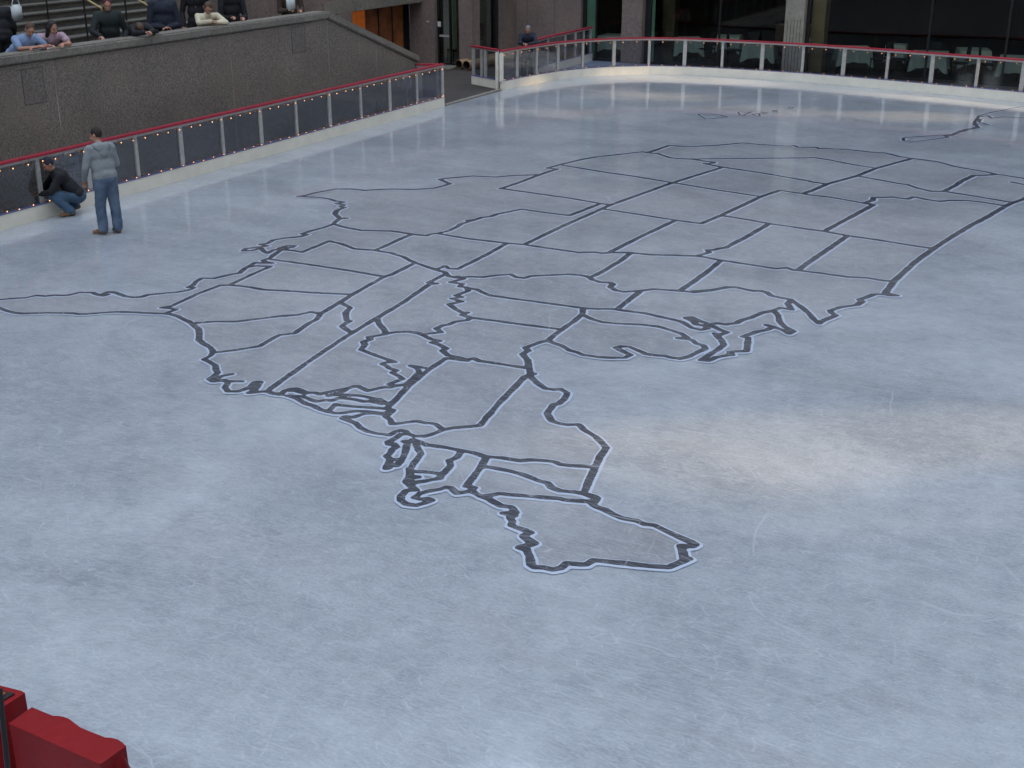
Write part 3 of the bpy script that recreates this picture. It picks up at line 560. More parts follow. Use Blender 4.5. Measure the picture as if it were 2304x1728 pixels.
def handrail(Y, posts, pa, pb, lb):
    """posts: plan x of each post; pa, pb: two sightings of the sloping brass rail"""
    t = thing('handrail', lb, 'handrail', (0, Y, 0), group='handrails on the stone steps')
    a, b = Vector(atY(*pb, Y)), Vector(atY(*pa, Y)); d = (b - a).normalized(); top = a + d * 4.5; a.y = top.y = 0
    for x in posts:
        k = int((-19.9 - x) / .35); z = FLZ + .15 * (k + 1); f = (x - a.x) / (top.x - a.x); zt = a.z + (top.z - a.z) * f
        obj('post', bar(bmesh.new(), (x, 0, z), (x, 0, zt), .02, seg=8), DARK, t)
    obj('rail', bar(bmesh.new(), a, top, .022, seg=10), BRASS, t)
    e = a + Vector((.0, 0, -.12)); obj('rail_end', bar(bmesh.new(), a, e, .02, seg=8), BRASS, t)
handrail(20.8, (-21.2, -22.3, -23.7), (197, 0), (229, 19), 'left brass handrail on the stone steps, beside the man in the long green coat')
handrail(22.6, (-21.75, -23.1), (311, 0), (343, 18), 'middle brass handrail on the steps, above the bending photographer')
handrail(24.1, (-21.05, -22.6), (413, 0), (427, 8), 'right brass handrail on the steps, behind the cream jacket')

# ------------------------------------------------------------------ side building with the dark entrance and glass door
SX = -22.2
SB = thing('side_building', 'granite side wall with a dark entrance and a glass door at the far left corner', 'building', (0, 0, 0))
CURT = mat('pale_green_blind', (.62, .64, .42), .8, var=.15, vscale=2)
CURT2 = mat('green_blind', (.26, .50, .40), .7, var=.15, vscale=2)
DGLASS = glass_mat('window_glass', (.80, .84, .80), .8)
obj('wall', side_poly([(24.45, 0), (32.3, 0), (32.3, 1.98), (36.28, 1.98), (36.28, 5.2), (24.45, 5.2)], SX - .5, SX), GRANITE_B, SB)
obj('lintel', B(SX, SX + .04, 30.9, 36.3, 1.98, 2.33, bev=.01), COPING, SB)
obj('jamb', B(SX, SX + .05, 31.5, 32.28, 0, 1.978, bev=.01), GRANITE_B, SB)
ORANGE = mat('glowing_orange_panel', (.45, .13, .025), .5, var=.2); _o = ORANGE.node_tree.nodes['Principled BSDF']; _o.inputs['Emission Color'].default_value = (1, .22, .02, 1); _o.inputs['Emission Strength'].default_value = .018      # its own faint glow stands in for lamplight inside the entrance
WOOD = mat('reddish_wood', (.26, .085, .028), .5, var=.45, vscale=3); DK = mat('near_black', (.008, .007, .007), .6)
_, ya, _ = atX(786, 50, SX - .56); _, yb, _ = atX(819, 50, SX - .56); _, yc, _ = atX(905, 50, SX - .6)
obj('glowing_orange_panel', B(SX - .56, SX - .52, ya, yb, 0, 2.4), ORANGE, SB)
obj('wood_panel', B(SX - .60, SX - .561, yb, yc, 0, 2.4), WOOD, SB)
obj('dark_lining', B(SX - 2.5, SX - 2.4, 32.3, 36.3, 0, 2.4), DK, SB)
bm = bmesh.new()
for y in (yb, yb * .65 + yc * .35, yb * .3 + yc * .7, yc): box(bm, SX - .559, SX - .535, y - .02, y + .02, 0, 2.4)
obj('panel_trim', bm, DK, SB)
obj('recess_end', B(SX - 2.5, SX - .501, 36.3, 36.34, 0, 2.4), DK, SB)
obj('recess_ceiling', B(SX - 2.5, SX - .501, 32.3, 36.29, 2.41, 2.45), DK, SB)
obj('corner_pier', B(-22.7, -21.74, 36.35, 36.9, 0, 5.2, bev=.01), GRANITE_B, SB)
obj('middle_pier', B(-20.86, -20.37, 36.36, 36.88, 0, 5.2, bev=.01), GRANITE_B, SB)
obj('header', B(-21.74, -20.86, 36.4, 36.85, 2.75, 5.2), GRANITE_B, SB)
d = obj('glass_door', B(-21.70, -21.02, 36.56, 36.575, .06, 2.68), DGLASS, SB)
bm = bmesh.new()
for a in ((-21.74, -21.69, 0, 2.75), (-21.30, -21.26, .06, 2.7), (-21.02, -20.86, 0, 2.75), (-21.69, -21.02, 0, .08), (-21.69, -21.02, 2.68, 2.75)): box(bm, a[0], a[1], 36.5, 36.62, a[2], a[3])
obj('door_frame', bm, DARK, d); obj('door_rail', B(-21.68, -21.3, 36.52, 36.55, .9, .96), ALU, d)
obj('blind', B(-21.7, -20.9, 37.22, 37.25, 0, 2.8), CURT, SB)
obj('notice', B(-21.71, -21.6, 36.47, 36.50, 1.22, 1.38), mat('white_paper', (.6, .62, .6), .6), d)
obj('wall_plate', B(-22.05, -21.96, 36.335, 36.349, 1.36, 1.40), mat('pale_plate', (.5, .5, .46), .5), SB)
# return wall with tall window
RX = -20.6
bm = bmesh.new(); box(bm, RX - .3, RX, 38.62, 39.9, 0, 5.2); box(bm, RX - .3, RX, 36.9, 38.62, 3.0, 5.2); obj('return_wall', bm, GRANITE_B, SB)
wf = obj('window', B(RX - .12, RX - .105, 36.95, 38.5, .05, 2.95), DGLASS, SB)
bm = bmesh.new(); box(bm, RX - .16, RX - .02, 38.42, 38.6, 0, 3.0); box(bm, RX - .16, RX - .06, 36.89, 36.97, 0, 3.0); box(bm, RX - .16, RX - .06, 36.97, 38.42, 0, .06)
obj('window_frame', bm, DARK, wf)
obj('window_blind', B(RX - .8, RX - .77, 36.9, 39.2, 0, 3), CURT2, SB)
# steel chair behind the glass door & window
CHM = mat('chair_dark', (.012, .009, .01), .8)
def chair(label, loc, rz, group='dark chairs behind the glass', first=[None]):
    t = thing('chair', label, 'chair', loc, rz, group)
    if first[0] is None:
        first[0] = []
        for nm, bm in (('seat', box(bmesh.new(), -.22, .22, -.22, .22, .43, .47, .01)), ('backrest', side_poly([(-.25, .55), (-.21, .55), (-.24, .98), (-.28, .98)], -.21, .21)),
                       ('leg', bar(bmesh.new(), (-.2, -.2, 0), (-.2, -.22, .55), .016)), ('leg', bar(bmesh.new(), (.2, -.2, 0), (.2, -.22, .55), .016)),
                       ('leg', bar(bmesh.new(), (-.2, .2, 0), (-.19, .19, .43), .016)), ('leg', bar(bmesh.new(), (.2, .2, 0), (.19, .19, .43), .016))):
            first[0].append((nm, obj(nm, bm, CHM, t).data))
    else:
        for nm, me in first[0]:
            o = bpy.data.objects.new(nm, me); C.objects.link(o); o.parent = t
    return t
chair('dark chair standing behind the glass door', (-21.35, 37.0, 0), 2.6)
chair('dark chair in the tall green window beside the door', (-21.0, 37.6, .3), 1.2)

# cardboard tubes lying along the wall
CARD = mat('brown_cardboard', (.27, .18, .10), .8, var=.15, vscale=6); INK = mat('dark_inside', (.03, .025, .02), .9)
def tube(label, a, b, r):
    t = thing('cardboard_tube', label, 'tube', a, group='cardboard tubes lying by the wall'); a = Vector(a); b = Vector(b) - a
    bm = bmesh.new(); bar(bm, (0, 0, 0), b, r, seg=28, caps=False); obj('shell', bm, CARD, t, True)
    bm = bmesh.new(); bar(bm, (0, 0, 0), b, r - .012, seg=28, caps=False); obj('lining', bm, INK, t, True)
    bm = bmesh.new(); q = b.normalized().to_track_quat('Z', 'Y').to_matrix()
    for k in range(28):
        c0, c1 = 2 * math.pi * k / 28, 2 * math.pi * (k + 1) / 28
        vs = [q @ Vector((math.cos(c) * rr, math.sin(c) * rr, 0)) for c, rr in ((c0, r), (c1, r), (c1, r - .012), (c0, r - .012))]
        bm.faces.new([bm.verts.new(v) for v in vs])
    obj('rim', bm, CARD, t)
tube('left of the two cardboard tubes lying by the wall', (-20.62, 35.9, .15), (-20.35, 39.2, .15), .14)
tube('right of the two cardboard tubes, nearer the gate', (-20.25, 35.75, .15), (-19.95, 39.0, .15), .15)
tag(obj('doorstep', box(bmesh.new(), -21.8, -20.75, 35.55, 36.34, -.01, .05, .01), COPING), 'low stone step in front of the glass door', 'step')

# ------------------------------------------------------------------ restaurant front
RY = 39.9
RB = thing('restaurant_building', 'low restaurant front with granite wall, pillars and dark glass behind the curved fence', 'building', (0, RY, 0))
obj('wall', B(-20.95, -18.18, 0, .5, 0, 5.2), GRANITE_B, RB)
bm = bmesh.new()
for x in (-20.2, -19.15): box(bm, x - .006, x + .006, -.003, .0, 0, 5)
obj('joint', bm, mat('wall_joint', (.06, .045, .04), .8), RB)
obj('pillar', B(-16.66, -15.94, -.12, .5, 0, 5.2, bev=.012), GRANITE_B, RB)
PALE = granite('pale_fluted_stone', (.30, .285, .235), .12, (.24, .22, .18)); TAN = mat('tan_column', (.30, .20, .10), .5, var=.12, vscale=3); BRN = mat('bronze_column', (.075, .052, .025), .5, var=.3, vscale=3)
bm = bmesh.new(); box(bm, -11.21, -10.61, -.12, .5, 0, 5.2, .01); pl = obj('pillar', bm, PALE, RB)
bm = bmesh.new()
for k in range(5): x = -11.21 + .1 + k * .1; box(bm, x - .006, x + .006, -.124, -.119, 0, 1.62)
obj('groove', bm, DARK, pl)
obj('inner_column', B(-15.62, -15.2, .9, 1.3, 0, 5.2), BRN, RB); obj('inner_column', B(-10.52, -10.1, .45, .95, 0, 5.2), TAN, RB)
obj('header', B(-18.18, 3, .02, .5, 4.2, 5.2), GRANITE_B, RB)
FRM = mat('window_frame_black', (.01, .011, .012), .4)
def window(x0, x1, mull):
    wnd = obj('window', B(x0, x1, .2, .212, .05, 4.2), DGLASS, RB)
    bm = bmesh.new(); box(bm, x0, x1, .16, .26, 0, .05)
    for m_, wd in mull: box(bm, m_ - wd, m_ + wd, .15, .27, .05, 4.2)
    obj('window_frame', bm, FRM, wnd)
window(-18.18, -16.66, ((-18.13, .05), (-17.7, .02))); window(-15.94, -11.21, ((-15.85, .09), (-13.4, .02))); window(-10.61, 3, ((-10.56, .05), (-6.9, .03), (-4.7, .03), (-2, .03), (0, .03)))
obj('green_pane', B(-18.1, -17.74, .3, .32, 0, 4.2), CURT2, RB); obj('green_pane', B(-15.76, -15.66, .3, .32, 0, 4.2), CURT2, RB)
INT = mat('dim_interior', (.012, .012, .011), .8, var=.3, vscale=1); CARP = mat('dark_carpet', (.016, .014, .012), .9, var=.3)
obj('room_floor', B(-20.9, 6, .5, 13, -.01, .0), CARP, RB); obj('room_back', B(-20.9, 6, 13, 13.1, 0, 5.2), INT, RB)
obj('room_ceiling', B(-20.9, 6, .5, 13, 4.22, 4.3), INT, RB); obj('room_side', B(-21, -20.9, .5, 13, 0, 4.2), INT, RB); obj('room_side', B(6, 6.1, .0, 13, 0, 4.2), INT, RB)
obj('roof', B(-21, 9, .0, 13.2, 5.21, 5.5), PAVE, RB)

# dining tables with white cloths
CLOTH = mat('white_tablecloth', (.64, .70, .66), .8, var=.08, vscale=2)
def table(name_lb, cloth_lb, x, y, w_, d_, rz, drop=.42):
    t = thing('dining_table', name_lb, 'table', (x, y, 0), rz, 'dining tables behind the windows')
    obj('tabletop', box(bmesh.new(), -w_ / 2, w_ / 2, -d_ / 2, d_ / 2, .71, .74, .004), CHM, t)
    obj('pedestal', bar(bmesh.new(), (0, 0, .02), (0, 0, .71), .04), CHM, t); obj('foot', box(bmesh.new(), -.28, .28, -.28, .28, 0, .02, .005), CHM, t)
    bm = bmesh.new(); n = 40; top = []; low = []; 
    for k in range(n):
        u = 4 * k / n; sd = int(u); f = u - sd; q = [(-1 + 2 * f, -1), (1, -1 + 2 * f), (1 - 2 * f, 1), (-1, 1 - 2 * f)][sd]
        X, Y = q[0] * (w_ / 2 + .008), q[1] * (d_ / 2 + .008); corner = min(f, 1 - f) < .13
        fl_ = 1 + .05 + .035 * math.sin(k * 2.4)
        top.append(bm.verts.new((X, Y, .748))); low.append(bm.verts.new((X * fl_ * (1.08 if corner else 1), Y * fl_ * (1.08 if corner else 1), .748 - drop - (.13 if corner else 0) + .02 * math.sin(k * 1.7))))
    for k in range(n): bm.faces.new((top[k], low[k], low[(k + 1) % n], top[(k + 1) % n]))
    bm.faces.new(top)
    o = obj('tablecloth', bm, CLOTH, None, False); o.location = (x, y, 0); o.rotation_euler = (0, 0, rz); tag(o, cloth_lb, 'tablecloth', 'white tablecloths behind the windows')
tabs = [(-17.1, 41.0, 1.5, .9, 0, 'just left of the granite pillar'), (-14.9, 41.3, .9, .9, .5, 'right of the granite pillar, under the first long window'), (-13.9, 42.6, .8, .8, .2, 'small and further back in the first long window'),
        (-12.25, 40.85, .95, .95, .15, 'close to the glass left of the pale fluted pillar'), (-11.3, 42.8, .8, .8, .6, 'behind the pale pillar'),
        (-9.35, 41.2, 1.0, .9, .4, 'right of the tan column'), (-8.3, 42.6, .6, .6, .1, 'behind the tan column one, small'), (-6.95, 40.95, 1.0, .95, .1, 'at a thin mullion in the right window'),
        (-5.9, 42.4, .9, .9, .3, 'second row, between the two nearest the right edge'), (-4.4, 40.95, 1.05, .95, .1, 'close to the glass at the right edge of the picture')]
for x, y, a, b, rz, l in tabs: table('dining table ' + l, 'white cloth on the table ' + l, x, y, a, b, rz)
chs = [(-16.2, 41.6, 2.8, 'left of the first long window, half behind the pillar'), (-14.2, 41.2, 1.3, 'beside the first table right of the granite pillar'), (-13.2, 41.2, -1.4, 'left of the table before the pale pillar'), (-12.9, 41.9, .6, 'behind the table before the pale pillar'),
       (-11.5, 41.4, 1.5, 'right of the table before the pale pillar'), (-10.2, 41.6, -1.3, 'just right of the tan column'), (-8.5, 41.1, 1.5, 'right of the table by the tan column'), (-7.9, 41.2, -1.5, 'left of the table at the thin mullion'),
       (-6.1, 41.1, 1.5, 'right of the table at the thin mullion'), (-5.3, 41.2, -1.5, 'left of the table at the right edge'), (-7.0, 41.9, 0, 'behind the table at the thin mullion')]
for x, y, r, l in chs: chair('dark dining chair ' + l, (x, y, 0), r, 'dark dining chairs behind the windows')
# sideboard with glasses
t = thing('sideboard', 'low brown sideboard with drinking glasses left of the pale fluted pillar', 'sideboard', (-12.05, 44.6, 0))
obj('carcass', B(-.75, .75, -.25, .25, .08, 1.0, bev=.01), mat('brown_wood', (.12, .075, .045), .5, var=.2), t); obj('top', B(-.8, .8, -.3, .3, 1.0, 1.04, bev=.006), TAN, t)
for k, x in enumerate((-.4, -.15, .1, .35)):
    bm = bmesh.new(); bar(bm, (0, 0, .05), (0, 0, .28), .035, .06, seg=12, caps=False); bar(bm, (0, 0, 0), (0, 0, .05), .05, .02, seg=12)
    o = obj('drinking_glass', bm, mat('pale_glass', (.42, .45, .4), .15)); o.location = (-12.05 + x, 44.5, 1.042)
    tag(o, ('leftmost', 'second from left', 'third from left', 'rightmost')[k] + ' of the four pale glasses on the sideboard', 'glass', 'glasses on the sideboard')

# ------------------------------------------------------------------ towers round the sunken rink (they shade it and stand in its reflections)
FAC = granite('limestone', (.30, .29, .27), .1, (.25, .24, .22))
def tower(label, x0, x1, y0_, y1_, z1, face, z0=5.5):
    t = thing('office_tower', label, 'building', ((x0 + x1) / 2, (y0_ + y1_) / 2, 0)); cx, cy = (x0 + x1) / 2, (y0_ + y1_) / 2
    obj('wall', B(x0 - cx, x1 - cx, y0_ - cy, y1_ - cy, 0, z1), FAC, t)
    bm = bmesh.new(); ax = 0 if face in '+y-y' and face[1] == 'y' else 1
    L0, L1 = ((x0 - cx, x1 - cx) if ax == 0 else (y0_ - cy, y1_ - cy)); u = L0 + 1.5
    edge = {'+x': x1 - cx, '-x': x0 - cx, '+y': y1_ - cy, '-y': y0_ - cy}[face]; sg = 1 if face[0] == '+' else -1
    while u < L1 - 2:
        z = z0
        while z < z1 - 3:
            e0, e1 = sorted((edge + sg * .02, edge + sg * .06))
            if ax == 0: box(bm, u, u + 1.5, e0, e1, z, z + 2.1)
            else: box(bm, e0, e1, u, u + 1.5, z, z + 2.1)
            z += 3.7
        u += 3.4
    w_ = obj('window', bm, mat('tower_window', (.03, .035, .04), .15), t); w_['kind'] = 'stuff'
tower('limestone tower beyond the restaurant', -75, 40, 78, 98, 62, '-y')
tower('limestone block beyond the stone steps on the left', -62, -42, -30, 77, 62, '+x')
tower('limestone block behind the viewer', -45, 25, -52, -38, 34, '+y')
# unseen slab added on the sun side, openings cut to shape the streaks
sdir = Vector((math.cos(SUN_AZ), math.sin(SUN_AZ), 0)); side = Vector((-math.sin(SUN_AZ), math.cos(SUN_AZ), 0))
DW = 46.; tanS = math.tan(SUN_EL)
def hole(px_pts):
    """opening in the slab that lets the sun reach the given patch of ice, as (along the slab, height)"""
    out = []
    for p in px_pts:
        g = Vector((*G(*p), 0)); out.append((g.dot(side), (DW - g.dot(sdir)) * tanS))
    return out
holes = [hole(h) for h in (
    [(1330, 1035), (1420, 1000), (1560, 985), (1700, 976), (1900, 964), (2150, 952), (2600, 938), (2600, 978), (2200, 992), (1950, 1008), (1750, 1030), (1600, 1062), (1450, 1066)],
    [(1350, 1130), (1500, 1116), (1700, 1102), (1900, 1092), (2300, 1080), (2300, 1094), (1900, 1116), (1650, 1138), (1450, 1146)],
    [(1380, 172), (1480, 171), (1620, 177), (1740, 184), (1830, 192), (1740, 193), (1620, 187), (1480, 181)],
    [(1790, 191), (1900, 198), (2100, 216), (2304, 234), (2600, 262), (2600, 280), (2304, 249), (2100, 229), (1900, 207)],
    [(1235, 193), (1290, 190), (1340, 193), (1340, 199), (1280, 200)],
    [(1330, 214), (1450, 209), (1570, 211), (1560, 219), (1450, 223)],
    [(1130, 252), (1210, 247), (1300, 250), (1300, 255), (1210, 258)],
    [(1590, 248), (1700, 243), (1830, 245), (1830, 250), (1700, 254)],
    [(1850, 262), (2000, 255), (2150, 256), (2220, 263), (2050, 269)])]
def slab(hs, u0, u1, z0, z1, th=.3):
    loops = [[(u0, z0), (u1, z0), (u1, z1), (u0, z1)]] + [list(reversed(h)) for h in hs]
    flat = [p for l in loops for p in l]; bm = bmesh.new(); rows = []
    for k in (0, 1):
        rows.append([bm.verts.new(sdir * (DW + th * k) + side * u + Vector((0, 0, z))) for u, z in flat])
        for t_ in geometry.tessellate_polygon([[Vector((u, z, 0)) for u, z in l] for l in loops]):
            try: bm.faces.new([rows[k][i] for i in t_])
            except ValueError: pass
    o = 0
    for l in loops:
        n = len(l)
        for i in range(n): bm.faces.new([rows[0][o + i], rows[0][o + (i + 1) % n], rows[1][o + (i + 1) % n], rows[1][o + i]])
        o += n
    return bm
tag(obj('sun_mask_slab', slab(holes, -90, 110, -.5, 105), FAC), 'tall unseen slab added on the sunny side, its openings shaping sun streaks on the ice', 'building')

# ------------------------------------------------------------------ red metal casings near the viewer
REDP = mat('red_enamel', (.25, .008, .011), .45, var=.12, vscale=5, bump=.15, bscale=20, spec=.22); REDS = mat('dark_red_enamel', (.17, .006, .009), .45, var=.1, spec=.22)
def O7(x, y, z): s = 340 / 2212; return G(x * s, 1480 + y * s, z)
RZ = 3.55
out = [O7(*p, RZ) for p in ((130, 960), (465, 722), (600, 778), (780, 850), (840, 848), (930, 862), (1010, 893), (1080, 945), (1170, 1015), (1300, 1070), (1540, 1165), (1620, 1168), (1720, 1192), (1790, 1240), (1845, 1290), (1470, 1560))]
t = thing('red_casing', 'long red metal casing with two rounded bulges along its far edge, bottom left corner', 'casing', (out[0][0], out[0][1], 0))
ox, oy = out[0]; P = [(x - ox, y - oy) for x, y in out]
obj('body', prism(bmesh.new(), P, RZ - .5, RZ), REDP, t)
lip = bmesh.new(); a, b = Vector((*P[0], 0)), Vector((*P[-1], 0)); obj('front_lip', bar(lip, (a.x, a.y, RZ), (b.x, b.y, RZ), .0022, seg=6), REDP, t)
e = Vector((*O7(1860, 1330, RZ), 0)) - Vector((ox, oy, 0)); bm = bmesh.new()
c0 = Vector((P[-2][0], P[-2][1], 0)); rr = .05
ell(bm, (c0.x - .012, c0.y - .022, RZ - .27), (.045, .045, .27), seg=28)
obj('end_bulge', bm, REDS, t, True)
z2 = RZ + .02
out2 = [O7(*p, z2) for p in ((-420, 330), (0, 405), (310, 482), (365, 512), (50, 715), (-420, 900))]
t2 = thing('red_casing', 'square red casing with a recessed black and orange panel, cut by the left edge', 'casing', (out2[0][0], out2[0][1], 0))
ox, oy = out2[0]; P2 = [(x - ox, y - oy) for x, y in out2]
obj('body', prism(bmesh.new(), P2, z2 - .3, z2), REDP, t2)
def sub(pts, z, m, nm, th=.003): obj(nm, prism(bmesh.new(), [(O7(*p, z)[0] - ox, O7(*p, z)[1] - oy) for p in pts], z - th, z), m, t2)
sub(((-300, 430), (0, 468), (215, 520), (10, 640), (-300, 780)), z2 + .004, DK, 'recessed_panel')
sub(((-100, 600), (0, 505), (80, 505), (10, 570), (-60, 640)), z2 + .007, mat('orange_strip', (.5, .1, .01), .5), 'orange_strip')
# dark cable hanging in front
r0 = Vector(ray(1, 1568)); r1 = Vector(ray(24, 1790)); cpos = Vector((0, 0, H))
bm = bmesh.new(); pts = [cpos + (r0 * (1 - k / 12) + r1 * (k / 12)) * 1.55 for k in range(-1, 13)]
for p, q in zip(pts, pts[1:]): bar(bm, p, q, .0035, seg=8)
tag(obj('cable', bm, mat('black_rubber', (.015, .015, .02), .5)), 'black cable hanging down past the red casings at the left edge', 'cable')

# ------------------------------------------------------------------ people
SKIN = mat('skin', (.42, .21, .14), .55, var=.08, vscale=15); 
clouds = bpy.data.textures.new('folds', 'CLOUDS'); clouds.noise_scale = .08
def remesh(bm, name, m, parent, vox=.014, sm=4, folds=0.):
    me = bpy.data.meshes.new('tmp'); bm.to_mesh(me); bm.free(); o = bpy.data.objects.new('tmp', me); C.objects.link(o)
    r = o.modifiers.new('r', 'REMESH'); r.mode = 'VOXEL'; r.voxel_size = vox
    k = o.modifiers.new('s', 'SMOOTH'); k.factor = .5; k.iterations = sm
    if folds:
        d = o.modifiers.new('d', 'DISPLACE'); d.texture = clouds; d.strength = folds; d.mid_level = .5
    dg = bpy.context.evaluated_depsgraph_get(); dg.update()
    nm = bpy.data.meshes.new_from_object(o.evaluated_get(dg)); bpy.data.objects.remove(o); bpy.data.meshes.remove(me)
    nm.name = name; return link(name, nm, m, parent, True)
def cap(bm, a, b, r0, r1, seg=12):
    bar(bm, a, b, r0, r1, seg); ell(bm, a, r0, seg=seg); ell(bm, b, r1, seg=seg)
def person(label, loc, yaw, J, top, legs, hair, shoe=None, hat=None, sleeve=1., hair_len=0., hood=False, extra=None, girth=1., group=None, shirt=None):
    """J: joints in the person's own frame: x forward, y left, z up"""
    t = thing('person', label, 'person', loc, yaw, group); V = {k: Vector(v) for k, v in J.items()}
    hd = V['head']; face = Vector(J.get('face', (1, 0, 0))).normalized(); upv = (hd - V['neck']).normalized()
    lf = upv.cross(face).normalized(); face = lf.cross(upv).normalized(); R = Matrix((face, lf, upv)).transposed()
    body = bmesh.new(); hp = lambda x, y, z: hd + R @ Vector((x, y, z))
    ell(body, hd + R @ Vector((-.008, 0, .02)), (.092, .073, .105), R, 18)       # skull
    ell(body, hp(.022, 0, -.045), (.064, .055, .07), R, 16)                       # jaw
    cap(body, hp(.086, 0, .018), hp(.103, 0, -.016), .009, .014, 8)               # nose
    for s_ in (-1, 1):
        ell(body, hp(-.005, s_ * .077, -.005), (.019, .009, .03), R, 8)           # ear
        ell(body, hp(.066, s_ * .033, -.03), (.022, .02, .02), R, 8)              # cheek
    cap(body, hp(.076, -.03, .038), hp(.076, .03, .038), .012, .012, 8)           # brow
    cap(body, hp(.079, -.018, -.062), hp(.079, .018, -.062), .0085, .0085, 8)      # lips
    cap(body, V['neck'] - upv * .05, hd - upv * .05, .056, .052)
    ch, pv = V['chest'], V['pelvis']; cap(body, pv, ch, .10, .11)
    for s_ in 'LR':
        sh, el, ha = V['sh' + s_], V['el' + s_], V['ha' + s_]
        cap(body, ch, sh, .07, .05); cap(body, sh, el, .045, .036); cap(body, el, ha, .036, .025)
        d = (ha - el).normalized(); hx = Vector(J.get('hd' + s_, d)).normalized()
        pn = Vector(J.get('pn' + s_, (0, 0, -1))); ac = hx.cross(pn).normalized(); pn = ac.cross(hx).normalized()
        pc = ha + hx * .045; ell(body, pc, (.045, .036, .016), Matrix((hx, ac, pn)).transposed(), 10)
        for i, (of, ln) in enumerate(((-.028, .066), (-.010, .078), (.010, .074), (.027, .058))):
            a = ha + hx * .078 + ac * of; b = a + (hx * .85 + pn * .5 - ac * 0).normalized() * ln * .5; c = b + (hx * .35 + pn * .9).normalized() * ln * .5
            cap(body, a, b, .0095, .009, 6); cap(body, b, c, .009, .0075, 6)
        th = ha + hx * .02 - ac * .034; t1 = th + (hx * .6 - ac * .6 + pn * .4).normalized() * .035; cap(body, th, t1, .012, .010, 6); cap(body, t1, t1 + (hx * .8 + pn * .5).normalized() * .03, .010, .008, 6)
        hi, kn, an = V['hi' + s_], V['kn' + s_], V['an' + s_]
        cap(body, pv, hi, .09, .075); cap(body, hi, kn, .07, .05); cap(body, kn, an, .045, .034)
    remesh(body, 'body', SKIN, t, .0075, 3)
    # hair: a cap on the back and top of the skull
    hb = bmesh.new(); ell(hb, hp(-.022, 0, .034), (.096, .082, .103), R, 18)
    if hair_len: cap(hb, hp(-.06, 0, 0), hp(-.07, 0, -hair_len), .085, .06)
    if hair_len:
        for s_ in (-1, 1): cap(hb, hp(-.01, s_ * .075, .02), hp(-.02, s_ * .085, -hair_len * .9), .035, .04)
    remesh(hb, 'cap' if hat else 'hair', hat or hair, t, .011, 2, .006)
    for s_ in (-1, 1): pass
    eb = bmesh.new()
    for s_ in (-1, 1): ell(eb, hp(.081, s_ * .03, .02), (.006, .012, .006), R, 8)
    obj('eyes', eb, DK, t)
    # top
    g = girth; tb = bmesh.new()
    midp = pv.lerp(ch, .5)
    sideV = (V['shL'] - V['shR']).normalized(); fw = sideV.cross((ch - pv).normalized()) * 1
    up2 = (ch - pv).normalized(); RT = Matrix((sideV.cross(up2), sideV, up2)).transposed()
    ell(tb, ch + up2 * .02, (.135 * g, .195 * g, .17), RT, 18); ell(tb, midp, (.13 * g, .18 * g, .20), RT, 18); ell(tb, pv + up2 * .03, (.14 * g, .185 * g, .15), RT, 18)
    for s_ in 'LR':
        sh, el, ha = V['sh' + s_], V['el' + s_], V['ha' + s_]
        cap(tb, ch + up2 * .08, sh, .10, .075 * g); 
        if sleeve >= 1: cap(tb, sh, el, .073 * g, .058 * g); cap(tb, el, el.lerp(ha, .96), .058 * g, .045)
        else: cap(tb, sh, sh.lerp(el, sleeve), .07, .068)
    cap(tb, ch + up2 * .1, V['neck'] + upv * .0, .085, .068)
    if hood:
        bk = -Vector((RT.col[0])); hc = V['neck'] + bk * .06 - up2 * .02; hm = bmesh.new()
        for k in range(13):      # a thick fold of cloth lying round the neck and hanging down the back
            a = -math.pi * .62 + math.pi * 1.24 * k / 12; c_ = math.cos(a)
            ell(hm, hc + bk * (.085 * c_) + sideV * (.115 * math.sin(a)) - up2 * (.05 * max(0, c_)), (.05, .05, .045 + .035 * max(0, c_)), RT, 8)
        ell(hm, hc + bk * .07 - up2 * .12, (.055, .09, .09), RT, 12)
        remesh(hm, 'hood', top, t, .012, 2, .015)
    remesh(tb, 'jacket' if sleeve >= 1 else 'shirt', top, t, .016, 4, .016)
    lb_ = bmesh.new(); ell(lb_, pv - up2 * .03, (.135 * g, .175 * g, .12), RT, 16)
    for s_ in 'LR':
        hi, kn, an = V['hi' + s_], V['kn' + s_], V['an' + s_]
        cap(lb_, hi, kn, .097 * g, .078 * g); cap(lb_, kn, an.lerp(kn, .04), .078 * g, .074 * g)
    remesh(lb_, 'trousers', legs, t, .016, 3, .024)
    for s_ in 'LR':
        an = V['an' + s_]; tv = Vector(J.get('to' + s_, (1, 0, -.05))).normalized(); sb = bmesh.new()
        cap(sb, an + Vector((-.03 * tv.x, -.03 * tv.y, -.03)), an + tv * .11 + Vector((0, 0, -.035)), .045, .042); ell(sb, an + tv * .165 + Vector((0, 0, -.045)), (.05, .045, .032), Matrix.Rotation(math.atan2(tv.y, tv.x), 3, 'Z'), 12); cap(sb, an + Vector((0, 0, .05)), an, .048, .046)
        remesh(sb, 'shoe', shoe or DK, t, .01, 2)
    if extra: extra(t, V, R, hp)
    return t
